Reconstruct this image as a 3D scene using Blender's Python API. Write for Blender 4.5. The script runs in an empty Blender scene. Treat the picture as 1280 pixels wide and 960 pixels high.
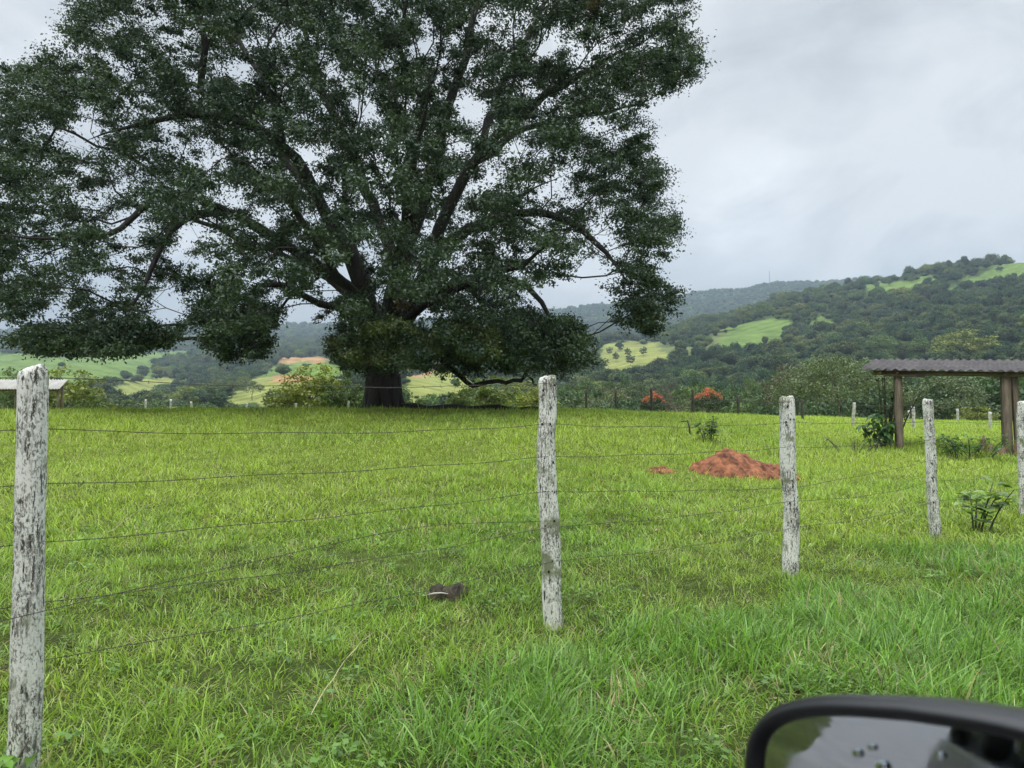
import bpy, bmesh, math, random
import numpy as np
from mathutils import Vector, Matrix
R = math.radians
rng = np.random.default_rng(11)
random.seed(5)
scene = bpy.context.scene
COL = scene.collection

# ------------------------------------------------------------------ camera
CAM = np.array([0.0, 0.0, 1.41]); PITCH = R(2.46); F = 931.0
def ray(px, py):
    px = np.asarray(px, float); py = np.asarray(py, float)
    a = (px - 640) / F; b = (480 - py) / F
    return np.stack([a, np.cos(PITCH) - b * np.sin(PITCH), np.sin(PITCH) + b * np.cos(PITCH)], -1)
def at(px, py, Y):
    d = ray(px, py); return CAM + d * (Y / d[..., 1])[..., None] if d.ndim > 1 else CAM + d * (Y / d[1])
def proj(P):
    P = np.asarray(P, float); v = P - CAM
    f = v[..., 1] * math.cos(PITCH) + v[..., 2] * math.sin(PITCH)
    u = -v[..., 1] * math.sin(PITCH) + v[..., 2] * math.cos(PITCH)
    f = np.where(f < 1e-3, 1e-3, f)
    return 640 + F * v[..., 0] / f, 480 - F * u / f
cd = bpy.data.cameras.new("camera"); cam = bpy.data.objects.new("camera", cd); COL.objects.link(cam)
cam.location = CAM; cam.rotation_euler = (R(90) + PITCH, 0, 0)
cd.sensor_width = 36; cd.lens = F / 1280 * 36; cd.clip_start = 0.02; cd.clip_end = 12000
cd.dof.use_dof = True; cd.dof.focus_distance = 9; cd.dof.aperture_fstop = 7.5
scene.camera = cam

# ------------------------------------------------------------------ helpers
def hash2(ix, iy, s):
    h = (ix.astype(np.int64) * 374761393 + iy.astype(np.int64) * 668265263 + s * 974634777) & 0x7fffffff
    h = ((h ^ (h >> 13)) * 1274126177) & 0x7fffffff
    return ((h ^ (h >> 16)) & 0xffff) / 65535.0
def vnoise(x, y, s=0):
    ix = np.floor(x); iy = np.floor(y); fx = x - ix; fy = y - iy
    fx = fx * fx * (3 - 2 * fx); fy = fy * fy * (3 - 2 * fy)
    a = hash2(ix, iy, s); b = hash2(ix + 1, iy, s); c = hash2(ix, iy + 1, s); d = hash2(ix + 1, iy + 1, s)
    return a + (b - a) * fx + (c - a) * fy + (a - b - c + d) * fx * fy
def fbm(x, y, s=0, o=4):
    v = 0; a = .5; t = 0
    for i in range(o):
        v = v + a * vnoise(x, y, s + i * 17); t += a; x = x * 2.03 + 7.1; y = y * 2.03 + 3.7; a *= .5
    return v / t
def sstep(t):
    t = np.clip(t, 0, 1); return t * t * (3 - 2 * t)
def inpoly(px, py, poly):
    px = np.asarray(px, float); py = np.asarray(py, float); r = np.zeros(px.shape, bool); n = len(poly); j = n - 1
    for i in range(n):
        xi, yi = poly[i]; xj, yj = poly[j]
        if yi != yj:
            c = ((yi > py) != (yj > py)) & (px < (xj - xi) * (py - yi) / (yj - yi) + xi); r ^= c
        j = i
    return r
def tag(o, label=None, cat=None, group=None, kind=None):
    if label: o['label'] = label
    if cat: o['category'] = cat
    if group: o['group'] = group
    if kind: o['kind'] = kind
    return o
def npmesh(name, V, quads=None, tris=None, col=None, mats=(), smooth=False, mi=None, qmi=None):
    V = np.asarray(V, np.float32); me = bpy.data.meshes.new(name)
    me.vertices.add(len(V)); me.vertices.foreach_set('co', V.ravel())
    idx = []; tot = []
    if quads is not None and len(quads): idx.append(np.asarray(quads, np.int32).ravel()); tot.append(np.full(len(quads), 4, np.int32))
    if tris is not None and len(tris): idx.append(np.asarray(tris, np.int32).ravel()); tot.append(np.full(len(tris), 3, np.int32))
    idx = np.concatenate(idx); tot = np.concatenate(tot)
    me.loops.add(len(idx)); me.loops.foreach_set('vertex_index', idx)
    me.polygons.add(len(tot)); st = np.zeros(len(tot), np.int32); st[1:] = np.cumsum(tot)[:-1]
    me.polygons.foreach_set('loop_start', st); me.polygons.foreach_set('loop_total', tot)
    if smooth: me.polygons.foreach_set('use_smooth', np.ones(len(tot), bool))
    if mi is not None: me.polygons.foreach_set('material_index', np.asarray(mi, np.int32))
    me.update(calc_edges=True)
    if col is not None:
        a = me.color_attributes.new('col', 'FLOAT_COLOR', 'POINT')
        c = np.ones((len(V), 4), np.float32); c[:, :3] = col; a.data.foreach_set('color', c.ravel())
    for m in mats: me.materials.append(m)
    return me
def link(name, me, parent=None, loc=None):
    o = bpy.data.objects.new(name, me); COL.objects.link(o)
    if parent is not None: o.parent = parent
    if loc is not None: o.location = loc
    return o
def empty(name, loc=(0, 0, 0), rz=0):
    o = bpy.data.objects.new(name, None); COL.objects.link(o); o.location = loc; o.rotation_euler = (0, 0, rz)
    o.empty_display_size = .3; return o
class MB:                                    # small mesh builder
    def __init__(s): s.V = []; s.Q = []; s.T = []; s.qm = []; s.tm = []; s.n = 0
    def add(s, V, Q=None, T=None, m=0):
        V = np.asarray(V, float); s.V.append(V)
        if Q is not None and len(Q): Q = np.asarray(Q); s.Q.append(Q + s.n); s.qm += [m] * len(Q)
        if T is not None and len(T): T = np.asarray(T); s.T.append(T + s.n); s.tm += [m] * len(T)
        s.n += len(V)
    def box(s, c, d, M=None, m=0):
        c = np.array(c, float); d = np.array(d, float) / 2
        P = np.array([[x, y, z] for z in (-1, 1) for y in (-1, 1) for x in (-1, 1)], float) * d
        if M is not None: P = P @ np.array(M.to_3x3()).T
        s.add(P + c, [[0, 2, 3, 1], [4, 5, 7, 6], [0, 1, 5, 4], [2, 6, 7, 3], [0, 4, 6, 2], [1, 3, 7, 5]], m=m)
    def tube(s, pts, rad, k=6, m=0, caps=True):
        pts = np.asarray(pts, float); n = len(pts); rad = np.broadcast_to(np.asarray(rad, float), (n,))
        t = np.gradient(pts, axis=0); t /= np.linalg.norm(t, axis=1)[:, None] + 1e-9
        ref = np.array([0, 0, 1.]) if abs(t[:, 2]).mean() < .8 else np.array([1., 0, 0])
        a = np.cross(t, ref); a /= np.linalg.norm(a, axis=1)[:, None] + 1e-9; b = np.cross(t, a)
        an = np.arange(k) / k * 2 * np.pi
        V = pts[:, None] + rad[:, None, None] * (np.cos(an)[None, :, None] * a[:, None] + np.sin(an)[None, :, None] * b[:, None])
        i = np.arange(n - 1)[:, None] * k; j = np.arange(k)[None]; j2 = (j + 1) % k
        Q = np.stack([i + j, i + j2, i + k + j2, i + k + j], -1).reshape(-1, 4)
        V = V.reshape(-1, 3); T = []
        if caps:
            V = np.vstack([V, pts[0], pts[-1]]); c0 = n * k; c1 = c0 + 1
            T = [[c0, (q + 1) % k, q] for q in range(k)] + [[c1, (n - 1) * k + q, (n - 1) * k + (q + 1) % k] for q in range(k)]
        s.add(V, Q, T, m)
    def mesh(s, name, mats, smooth=False, col=None):
        Q = np.vstack(s.Q) if s.Q else None; T = np.vstack(s.T) if s.T else None
        return npmesh(name, np.vstack(s.V), Q, T, mats=mats, smooth=smooth, mi=s.qm + s.tm, col=col)
    def build(s, name, mats, parent=None, smooth=False, loc=None):
        return link(name, s.mesh(name, mats if isinstance(mats, (list, tuple)) else [mats], smooth), parent, loc)

# ------------------------------------------------------------------ materials
def mat(name):
    m = bpy.data.materials.new(name); m.use_nodes = True; nt = m.node_tree; nt.nodes.clear()
    return m, nt, lambda t, **k: _n(nt, t, **k)
def _n(nt, t, **k):
    n = nt.nodes.new(t)
    for a, v in k.items():
        if a.startswith('i_'):
            key = a[2:]; key = int(key) if key.isdigit() else key.replace('_', ' ')
            n.inputs[key].default_value = v
        else: setattr(n, a, v)
    return n
def L(nt, a, b): nt.links.new(a, b)
def ramp(N, nt, fac, stops, interp='LINEAR'):
    r = N('ShaderNodeValToRGB'); r.color_ramp.interpolation = interp
    e = r.color_ramp.elements
    while len(e) < len(stops): e.new(.5)
    for i, (p, c) in enumerate(stops): e[i].position = p; e[i].color = (*c, 1) if len(c) == 3 else c
    L(nt, fac, r.inputs[0]); return r.outputs[0]
def mix(N, nt, f, a, b, mode='MIX'):
    m = N('ShaderNodeMix', data_type='RGBA', blend_type=mode)
    for s, v in ((0, f), (6, a), (7, b)):
        if isinstance(v, (int, float)): m.inputs[s].default_value = v
        elif isinstance(v, tuple): m.inputs[s].default_value = (*v, 1)
        else: L(nt, v, m.inputs[s])
    return m.outputs[2]
def noise(N, nt, scale, detail=4, vec=None, rough=.55, dist=0):
    t = N('ShaderNodeTexNoise'); t.inputs['Scale'].default_value = scale; t.inputs['Detail'].default_value = detail
    t.inputs['Roughness'].default_value = rough; t.inputs['Distortion'].default_value = dist
    if vec is not None: L(nt, vec, t.inputs['Vector'])
    return t.outputs[0]
def simple(name, c, rough=.7, var=.25, scale=8, metal=0, bump=0, stretch=(1, 1, 1), spec=.5, c2=None):
    m, nt, N = mat(name); p = N('ShaderNodeBsdfPrincipled'); o = N('ShaderNodeOutputMaterial'); L(nt, p.outputs[0], o.inputs[0])
    tc = N('ShaderNodeTexCoord'); mp = N('ShaderNodeMapping'); mp.inputs['Scale'].default_value = stretch; L(nt, tc.outputs['Object'], mp.inputs[0])
    n = noise(N, nt, scale, 6, mp.outputs[0])
    dk = tuple(v * (1 - var) for v in c); lt = c2 or tuple(min(1, v * (1 + var)) for v in c)
    L(nt, ramp(N, nt, n, [(.35, dk), (.65, lt)]), p.inputs['Base Color'])
    p.inputs['Roughness'].default_value = rough; p.inputs['Metallic'].default_value = metal; p.inputs['Specular IOR Level'].default_value = spec
    if bump:
        b = N('ShaderNodeBump'); b.inputs['Strength'].default_value = bump; b.inputs['Distance'].default_value = .02
        L(nt, noise(N, nt, scale * 2, 6, mp.outputs[0]), b.inputs['Height']); L(nt, b.outputs[0], p.inputs['Normal'])
    return m
def leafmat(name, trans=.3, rough=.45, spec=.4, rnd=None, attr=True, c=None, gain=1.0):
    m, nt, N = mat(name); p = N('ShaderNodeBsdfPrincipled'); o = N('ShaderNodeOutputMaterial')
    if attr: a = N('ShaderNodeAttribute', attribute_name='col'); cc = a.outputs['Color']
    else: cc = None
    if rnd:
        oi = N('ShaderNodeObjectInfo'); r = ramp(N, nt, oi.outputs['Random'], rnd)
        cc = mix(N, nt, 1.0, cc, r, 'MULTIPLY') if cc is not None else r
    if name == 'forest_leaves':
        g_ = N('ShaderNodeNewGeometry'); cc = mix(N, nt, 1.0, cc, ramp(N, nt, noise(N, nt, .016, 4, g_.outputs['Position']), [(.36, (.62, .72, .74)), (.5, (1, 1, 1)), (.64, (1.65, 1.55, 1.05))]), 'MULTIPLY')
    L(nt, cc, p.inputs['Base Color']); p.inputs['Roughness'].default_value = rough; p.inputs['Specular IOR Level'].default_value = spec
    t = N('ShaderNodeBsdfTranslucent'); L(nt, mix(N, nt, 1.0, cc, (1.25, 1.35, .6), 'MULTIPLY'), t.inputs[0])
    ms = N('ShaderNodeMixShader'); ms.inputs[0].default_value = trans
    L(nt, p.outputs[0], ms.inputs[1]); L(nt, t.outputs[0], ms.inputs[2]); L(nt, ms.outputs[0], o.inputs[0])
    return m
M_grass = leafmat('grass_blades', .42, .42, .45)
M_bigleaf = leafmat('fig_leaves', .20, .48, .35)
M_treeleaf = leafmat('tree_leaves', .22, .55, .3, rnd=[(0, (.75, .85, .8)), (.35, (1, 1, 1)), (.7, (1.25, 1.2, .95)), (1, (1.0, .95, .9))])
M_forest = leafmat('forest_leaves', .15, .6, .25, rnd=[(0, (.40, .50, .50)), (.25, (.62, .70, .64)), (.5, (.85, .85, .8)), (.72, (1.15, 1.1, .85)), (.88, (1.0, .85, .75)), (1, (1.6, 1.5, .8))])
M_bark = simple('dark_wet_bark', (.021, .018, .015), .85, .5, 3, stretch=(3, 3, .6), bump=.9)
M_palebark = simple('pale_grey_bark', (.20, .17, .13), .85, .35, 6, bump=.4)
M_bark2 = simple('grey_bark', (.09, .075, .06), .9, .3, 5)
M_wire = simple('rusty_wire', (.07, .058, .048), .6, .4, 40, metal=.4)
M_dirt = None

def post_material(name, white, lich=.5, seed=0):
    m, nt, N = mat(name); p = N('ShaderNodeBsdfPrincipled'); o = N('ShaderNodeOutputMaterial'); L(nt, p.outputs[0], o.inputs[0])
    tc = N('ShaderNodeTexCoord'); mp = N('ShaderNodeMapping'); mp.inputs['Location'].default_value = (seed, seed * 2, seed); L(nt, tc.outputs['Object'], mp.inputs[0])
    mp2 = N('ShaderNodeMapping'); mp2.inputs['Scale'].default_value = (1, 1, .14); L(nt, mp.outputs[0], mp2.inputs[0])
    mp3 = N('ShaderNodeMapping'); mp3.inputs['Scale'].default_value = (1, 1, .45); L(nt, mp.outputs[0], mp3.inputs[0])
    grain = noise(N, nt, 70, 5, mp2.outputs[0], .65)
    speck = noise(N, nt, 105, 7, mp3.outputs[0], .78, .3)
    big = noise(N, nt, 9, 4, mp3.outputs[0])
    base = ramp(N, nt, grain, [(.34, (.035, .033, .028)), (.48, (.15, .145, .12)), (.64, tuple(v * .75 for v in white))])
    # flaked whitewash
    m1 = N('ShaderNodeMath', operation='MULTIPLY_ADD'); L(nt, big, m1.inputs[0]); m1.inputs[1].default_value = .38; L(nt, speck, m1.inputs[2])
    flake = ramp(N, nt, m1.outputs[0], [(.655, (0, 0, 0)), (.695, (1, 1, 1))])
    c = mix(N, nt, flake, base, white)
    crack = ramp(N, nt, grain, [(.36, (1, 1, 1)), (.415, (0, 0, 0))])
    c = mix(N, nt, crack, c, (.05, .045, .038))
    gn = noise(N, nt, 7, 5, mp.outputs[0], .6)
    gf = ramp(N, nt, gn, [(.56, (0, 0, 0)), (.66, (lich, lich, lich))])
    c = mix(N, nt, gf, c, (.19, .21, .12))
    L(nt, c, p.inputs['Base Color']); p.inputs['Roughness'].default_value = .92; p.inputs['Specular IOR Level'].default_value = .15
    b = N('ShaderNodeBump'); b.inputs['Strength'].default_value = .9; b.inputs['Distance'].default_value = .006
    ad = N('ShaderNodeMath', operation='ADD'); L(nt, grain, ad.inputs[0]); L(nt, speck, ad.inputs[1]); L(nt, ad.outputs[0], b.inputs['Height']); L(nt, b.outputs[0], p.inputs['Normal'])
    return m
M_post = [post_material('whitewashed_wood', (.72, .72, .65), .85 + .1 * (i % 3), i * 3.7) for i in range(5)]
M_hole = simple('dark_hole', (.012, .010, .009), 1, .2)
M_lichen = simple('grey_green_lichen', (.33, .37, .27), 1, .35, 60, bump=.5)

# ------------------------------------------------------------------ terrain
PXK = np.array([-1600, -300, 0, 100, 200, 300, 400, 500, 600, 700, 800, 900, 1000, 1100, 1200, 1300, 1600, 2900], float)
YK = np.array([130, 250, 400, 600, 900, 1300, 1900, 2600], float)
T = {-1600: [560, 530, 505, 480, 460, 450, 440, 425], -300: [560, 530, 505, 478, 455, 445, 440, 420], 0: [560, 525, 500, 472, 450, 443, 438, 417],
     100: [560, 525, 498, 470, 450, 444, 434, 414], 200: [560, 528, 512, 498, 470, 446, 430, 410], 300: [560, 525, 492, 482, 458, 442, 428, 408],
     400: [560, 516, 456, 464, 455, 440, 426, 410], 500: [558, 514, 474, 470, 450, 436, 424, 405], 600: [560, 520, 492, 468, 442, 432, 420, 398],
     700: [560, 528, 502, 470, 440, 432, 420, 390], 800: [560, 525, 496, 450, 426, 428, 414, 380], 900: [560, 520, 482, 434, 402, 408, 402, 366],
     1000: [558, 515, 470, 430, 376, 378, 385, 355], 1100: [556, 512, 458, 412, 354, 366, 372, 352], 1200: [554, 508, 444, 388, 338, 350, 362, 356],
     1300: [552, 505, 432, 372, 326, 335, 360, 400], 1600: [550, 500, 410, 345, 300, 320, 360, 400], 2900: [550, 500, 430, 380, 350, 360, 380, 410]}
TB = np.array([T[int(k)] for k in PXK], float)
def table_py(px, Y):
    px = np.clip(px, PXK[0], PXK[-1] - 1e-3); i = np.clip(np.searchsorted(PXK, px, 'right') - 1, 0, len(PXK) - 2)
    f = (px - PXK[i]) / (PXK[i + 1] - PXK[i]); f = f * f * (3 - 2 * f) * .5 + f * .5
    ly = np.log(np.clip(Y, 130, 2599.9)); LK = np.log(YK); j = np.clip(np.searchsorted(LK, ly, 'right') - 1, 0, len(YK) - 2)
    g = (ly - LK[j]) / (LK[j + 1] - LK[j]); g = g * g * (3 - 2 * g) * .35 + g * .65
    a = TB[i, j] * (1 - f) + TB[i + 1, j] * f; b = TB[i, j + 1] * (1 - f) + TB[i + 1, j + 1] * f
    return a * (1 - g) + b * g
def hgt(x, y):
    x = np.asarray(x, float); y = np.asarray(y, float)
    Y = np.maximum(y, 8.0); u = x / Y; px = 640 + F * u
    zc = np.interp(px, [0, 640, 720, 800, 1000, 1100, 1280, 1600], [1.58, 1.6, 1.6, 1.5, 1.32, 1.15, .98, .9])
    end = 28 + 17 * sstep((px - 700) / 400)
    near = zc * sstep((Y - 7) / (end - 7)) * (y > 7)
    near = near + (fbm(x * .35, y * .35, 3, 3) - .5) * (.05 + .13 * sstep((y - 9) / 8)) * sstep((y - 1.5) / 4) + (fbm(x * 1.6, y * 1.6, 9, 3) - .5) * .09 * sstep((y - 1.2) / 3) * sstep((30 - y) / 15)
    py = table_py(px, Y); d = ray(px, py); far = CAM[2] + d[..., 2] / d[..., 1] * Y
    far = far + (fbm(x / 90., y / 90., 21, 4) - .5) * np.clip(Y * .018, 0, 24)
    drop = sstep((Y - 47) / 70)
    mid = zc * (1 - drop) + (-5.5) * drop
    k = sstep((Y - 110) / 60)
    z = np.where(Y < 47, near, mid) * (1 - k) + far * k
    return np.where(y < 8, near, z)
def hgt1(x, y): return float(hgt(np.array([x]), np.array([y]))[0])
def ground_px(px, py, y0=60, y1=2500):
    Ys = np.geomspace(y0, y1, 500); d = ray(px, py); P = CAM + d * (Ys / d[1])[:, None]
    h = hgt(P[:, 0], P[:, 1]); k = np.argmax(h > P[:, 2])
    if not (h > P[:, 2]).any(): return None
    return np.array([P[k, 0], P[k, 1], h[k]])

PAST = {  # clearings on the slopes (as seen from the gate; they lie on the terrain)
 'yellow': [[(742, 462), (748, 440), (765, 428), (800, 423), (830, 428), (848, 440), (835, 452), (800, 462), (770, 470)],
            [(500, 512), (505, 468), (560, 462), (600, 478), (590, 505)], [(280, 506), (300, 480), (335, 466), (400, 470), (400, 508)],
            [(110, 500), (150, 480), (190, 472), (215, 470), (200, 500)]],
 'green': [[(885, 436), (905, 412), (935, 402), (970, 396), (985, 402), (975, 420), (980, 434), (940, 432), (915, 438)], [(1175, 366), (1200, 352), (1240, 336), (1290, 322), (1400, 310), (1400, 345), (1290, 345), (1230, 356)],
           [(1078, 362), (1085, 354), (1130, 350), (1170, 342), (1165, 352), (1130, 364)], [(315, 474), (345, 452), (410, 447), (440, 470), (400, 472)],
           [(-200, 480), (-100, 445), (0, 440), (100, 446), (205, 440), (240, 436), (240, 444), (200, 452), (190, 470), (110, 480), (0, 500), (-200, 500)],
           [(1010, 402), (1035, 394), (1045, 404), (1020, 410)], [(955, 425), (975, 418), (982, 436), (960, 436)]],
 'soil': [[(338, 452), (350, 447), (400, 447), (425, 452), (400, 455)], [(330, 478), (345, 470), (395, 472), (400, 478), (360, 481)], [(980, 432), (1010, 426), (1014, 430), (985, 436)],
          [(1015, 376), (1022, 371), (1028, 374), (1022, 379)], [(515, 468), (540, 462), (545, 470), (520, 474)]],
 'scrub': [[(850, 445), (870, 425), (905, 408), (905, 440), (885, 450)], [(820, 430), (850, 425), (870, 435), (850, 450), (825, 440)]]}
PCOL = {'yellow': (.200, .225, .070), 'green': (.120, .185, .050), 'soil': (.34, .21, .11), 'scrub': (.12, .15, .06)}

# ground sheet
U = np.unique(np.concatenate([np.linspace(-6, -1.2, 50), np.linspace(-1.2, -.74, 50), np.linspace(-.74, .74, 560), np.linspace(.74, 1.2, 50), np.linspace(1.2, 6, 50)]))
YS = np.unique(np.concatenate([-np.geomspace(2, 400, 40), np.linspace(-2, 12, 70), np.geomspace(12, 130, 150), np.geomspace(130, 3600, 340)]))
GU, GY = np.meshgrid(U, YS); GX = GU * np.maximum(np.abs(GY), 12.0)
GZ = hgt(GX, GY); V = np.stack([GX, GY, GZ], -1).reshape(-1, 3)
nr, nc = GX.shape; i = np.arange(nr - 1)[:, None] * nc; j = np.arange(nc - 1)[None]
Q = np.stack([i + j, i + j + 1, i + nc + j + 1, i + nc + j], -1).reshape(-1, 4)
ppx, ppy = proj(V); yy = V[:, 1]
nz = fbm(V[:, 0] * .9, V[:, 1] * .9, 31, 4)[:, None]; nz2 = fbm(V[:, 0] * .05, V[:, 1] * .05, 37, 4)[:, None]
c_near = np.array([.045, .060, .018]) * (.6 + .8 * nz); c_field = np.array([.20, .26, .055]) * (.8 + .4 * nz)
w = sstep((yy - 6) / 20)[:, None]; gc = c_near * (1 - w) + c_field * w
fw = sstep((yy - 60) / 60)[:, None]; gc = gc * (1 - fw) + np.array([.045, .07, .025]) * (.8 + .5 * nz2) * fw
jx = (fbm(V[:, 0] / 22, V[:, 1] / 22, 41, 4) - .5) * 26; jy = (fbm(V[:, 0] / 22, V[:, 1] / 22, 43, 4) - .5) * 12
for k, pl in PAST.items():
    for poly in pl:
        m_ = inpoly(ppx + jx, ppy + jy, poly) & (yy > 140)
        var = .50 + .95 * fbm(V[m_, 0] / 14, V[m_, 1] / 7, 47, 5)[:, None]
        gc[m_] = np.array(PCOL[k]) * var
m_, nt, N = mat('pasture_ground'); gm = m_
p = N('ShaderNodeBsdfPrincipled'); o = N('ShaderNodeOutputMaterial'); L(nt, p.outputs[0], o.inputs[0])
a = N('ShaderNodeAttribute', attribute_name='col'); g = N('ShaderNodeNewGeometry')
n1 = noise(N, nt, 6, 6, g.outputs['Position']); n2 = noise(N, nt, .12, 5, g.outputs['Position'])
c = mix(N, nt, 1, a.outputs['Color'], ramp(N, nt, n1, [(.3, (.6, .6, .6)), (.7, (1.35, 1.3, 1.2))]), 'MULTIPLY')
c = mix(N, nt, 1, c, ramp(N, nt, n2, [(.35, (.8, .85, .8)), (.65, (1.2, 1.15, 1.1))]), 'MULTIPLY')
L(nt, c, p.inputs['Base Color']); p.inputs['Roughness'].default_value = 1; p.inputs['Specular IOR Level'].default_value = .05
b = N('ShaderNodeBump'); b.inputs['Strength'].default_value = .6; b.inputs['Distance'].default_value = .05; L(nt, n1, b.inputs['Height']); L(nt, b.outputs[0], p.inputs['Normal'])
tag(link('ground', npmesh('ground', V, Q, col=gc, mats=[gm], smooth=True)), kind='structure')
# dirt road the car stands on
RX = np.linspace(-45, 45, 90); RY = np.linspace(-4.2, 1.0, 14); A, B = np.meshgrid(RX, RY)
edge = (fbm(A * .7, B * .7, 51, 3) - .5) * .5 * (np.abs(B + 1.6) > 2.2)
Bz = hgt(A, B) + .05 - .03 * np.abs(B + 1.6) / 2.6; Vr = np.stack([A, B + edge, Bz], -1).reshape(-1, 3)
i = np.arange(13)[:, None] * 90; j = np.arange(89)[None]; Qr = np.stack([i + j, i + j + 1, i + 90 + j + 1, i + 90 + j], -1).reshape(-1, 4)
tag(link('dirt_road', npmesh('dirt_road', Vr, Qr, mats=[simple('packed_dirt', (.155, .145, .14), .45, .2, 2.5, bump=.4)], smooth=True)), kind='structure')

# ------------------------------------------------------------------ grass blades
MOUND = (at(925, 590, 15.2)[0], 15.2)
GPOST = [(at(32, 965, 2.95)[0], 2.95, .11), (at(692, 778, 5.09)[0], 5.09, .125), (at(990, 718, 6.63)[0], 6.63, .13), (at(1169, 672, 8.64)[0], 8.64, .12), (at(1280, 648, 10.3)[0], 10.3, .13), (-.52, 5.93, .20), (-.40, 5.85, .16)]
def lerp(a, b, t): return a + (b - a) * t
def blades(name, Y0, Y1, dens, ln, wd, segs, seed, powr=0.0, xm=1.0):
    r = np.random.default_rng(seed)
    ys = np.linspace(Y0, Y1, 200); wid = 2 * (.77 * ys + xm); dn = dens * (Y0 / ys) ** powr
    cdf = np.cumsum(wid * dn); n = int(np.trapz(wid * dn, ys)); cdf /= cdf[-1]
    y = np.interp(r.random(n), cdf, ys); x = (r.random(n) * 2 - 1) * (.77 * y + xm)
    ex = [(px_, py_, d_) for px_, py_, d_ in GPOST if Y0 <= py_ < Y1]
    for px_, py_, d_ in ex:                                   # grass grows up round each post, stump and stalk
        kk = 420 if Y0 < 8 else 260; a_ = r.random(kk) * 6.2832; q_ = d_ / 2 + .005 + .13 * r.random(kk) ** 1.5; x = np.append(x, px_ + q_ * np.cos(a_)); y = np.append(y, py_ + q_ * np.sin(a_))
    n = len(x)
    patch = fbm(x * .8, y * .8, 61, 3); fine = fbm(x * 3.1, y * 3.1, 67, 3); tuft = vnoise(x * 5.3, y * 5.3, 71)
    big = fbm(x * .22, y * .22, 73, 3)
    keep = r.random(n) < np.clip(.20 + 2.4 * (fine - .28) + .55 * tuft, .30, 1)
    mx, my = MOUND
    keep &= ~((((x - mx - .15) / 1.0) ** 2 + ((y - my) / .62) ** 2 < .62 + .9 * fine) & (r.random(n) < .95))
    keep &= ~((((x - (mx - 1.7)) / .30) ** 2 + ((y - 14.6) / .35) ** 2 < 1) & (r.random(n) < .8))
    keep &= ~((((x + .52) / .12) ** 2 + ((y - 5.88) / .14) ** 2 < 1))
    x, y, patch, fine, tuft, big = (q[keep] for q in (x, y, patch, fine, tuft, big)); n = len(x)
    z = hgt(x, y) - .012
    lush = np.clip(sstep((.40 + .36 * x - (y - 3.2) * .25 + (patch - .5) * 2.2)) * (y < 8), 0, 1)     # taller coarse grass towards the road on the right
    length = ln * (.35 + .8 * tuft * r.random(n) ** .5 + .55 * r.random(n)) * (.6 + .8 * patch) * (1 + .75 * lush)
    length = length * np.where(r.random(n) < .014, 1.9, 1)
    width = wd * (.6 + .8 * r.random(n)) * (1 + .45 * lush)
    az = r.random(n) * 2 * np.pi; lean = .1 + 1.25 * r.random(n); curl = .3 + 1.9 * r.random(n) ** 1.5
    base_az = np.where(r.random(n) < .22, fbm(x * 1.3, y * 1.3, 81, 2) * 14, az)
    straw = r.random(n) < np.clip(.09 + .65 * sstep((fine - .50) * 5) * sstep((.66 - tuft) * 2.5) * sstep((24 - y) / 14), 0, .5)
    flat = straw & (r.random(n) < .7); lean = np.where(flat, 1.25 + .3 * r.random(n), lean); length = np.where(flat, length * 1.3, length)
    G = [np.array(q) for q in ((.190, .335, .060), (.350, .450, .090), (.155, .275, .085), (.58, .52, .29), (.25, .19, .11))]
    yel = np.clip(.30 + 1.3 * (big - .3) + .45 * sstep((y - 5) / 12) + .5 * (fine - .5) - .75 * lush + (r.random(n) - .5) * .5, 0, 1)[:, None]
    c = lerp(G[0], G[1], yel); c = lerp(c, G[2], (lush * .75 * r.random(n))[:, None]); c = c * (.36 + 1.12 * r.random(n))[:, None] * (.92 + .34 * patch + .2 * (fine - .5))[:, None]
    c = np.where(straw[:, None], lerp(G[3], G[4], (r.random(n) ** 2)[:, None]) * (.7 + .5 * r.random(n))[:, None], c)
    d = np.stack([np.cos(base_az), np.sin(base_az), np.zeros(n)], -1)
    fa = r.random(n) * 2 * np.pi; s = np.stack([np.cos(fa), np.sin(fa), np.zeros(n)], -1)
    P = np.stack([x, y, z], -1); ts = np.linspace(0, 1, segs + 1); rows = []; cs = []
    cur = P.copy(); prev = 0
    for k, t in enumerate(ts):
        if k:
            ang = lean + curl * (t - .5 / segs) - .2
            ang = np.clip(ang, -.3, 2.1)
            st = length / segs; cur = cur + d * (np.sin(ang) * st)[:, None]; cur[:, 2] += np.cos(ang) * st
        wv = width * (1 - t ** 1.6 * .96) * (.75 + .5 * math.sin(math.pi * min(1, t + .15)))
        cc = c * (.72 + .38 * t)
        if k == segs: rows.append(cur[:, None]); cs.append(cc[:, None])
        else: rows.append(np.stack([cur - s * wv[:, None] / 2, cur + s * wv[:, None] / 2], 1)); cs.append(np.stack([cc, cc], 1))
    A = np.concatenate(rows, 1); C = np.concatenate(cs, 1); nv = A.shape[1]; b0 = (np.arange(n) * nv)[:, None]
    qs = [np.concatenate([b0 + 2 * k, b0 + 2 * k + 1, b0 + 2 * k + 3, b0 + 2 * k + 2], 1) for k in range(segs - 1)]
    tr = np.concatenate([b0 + 2 * segs - 2, b0 + 2 * segs - 1, b0 + 2 * segs], 1)
    return A.reshape(-1, 3), (np.concatenate(qs) if qs else np.zeros((0, 4), int)), tr, C.reshape(-1, 3)
def join(parts):
    V = []; Qs = []; Ts = []; C = []; n = 0
    for v, q, t, c in parts: V.append(v); Qs.append(q + n); Ts.append(t + n); C.append(c); n += len(v)
    return np.concatenate(V), np.concatenate(Qs), np.concatenate(Ts), np.concatenate(C)
GD = 1.0
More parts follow.
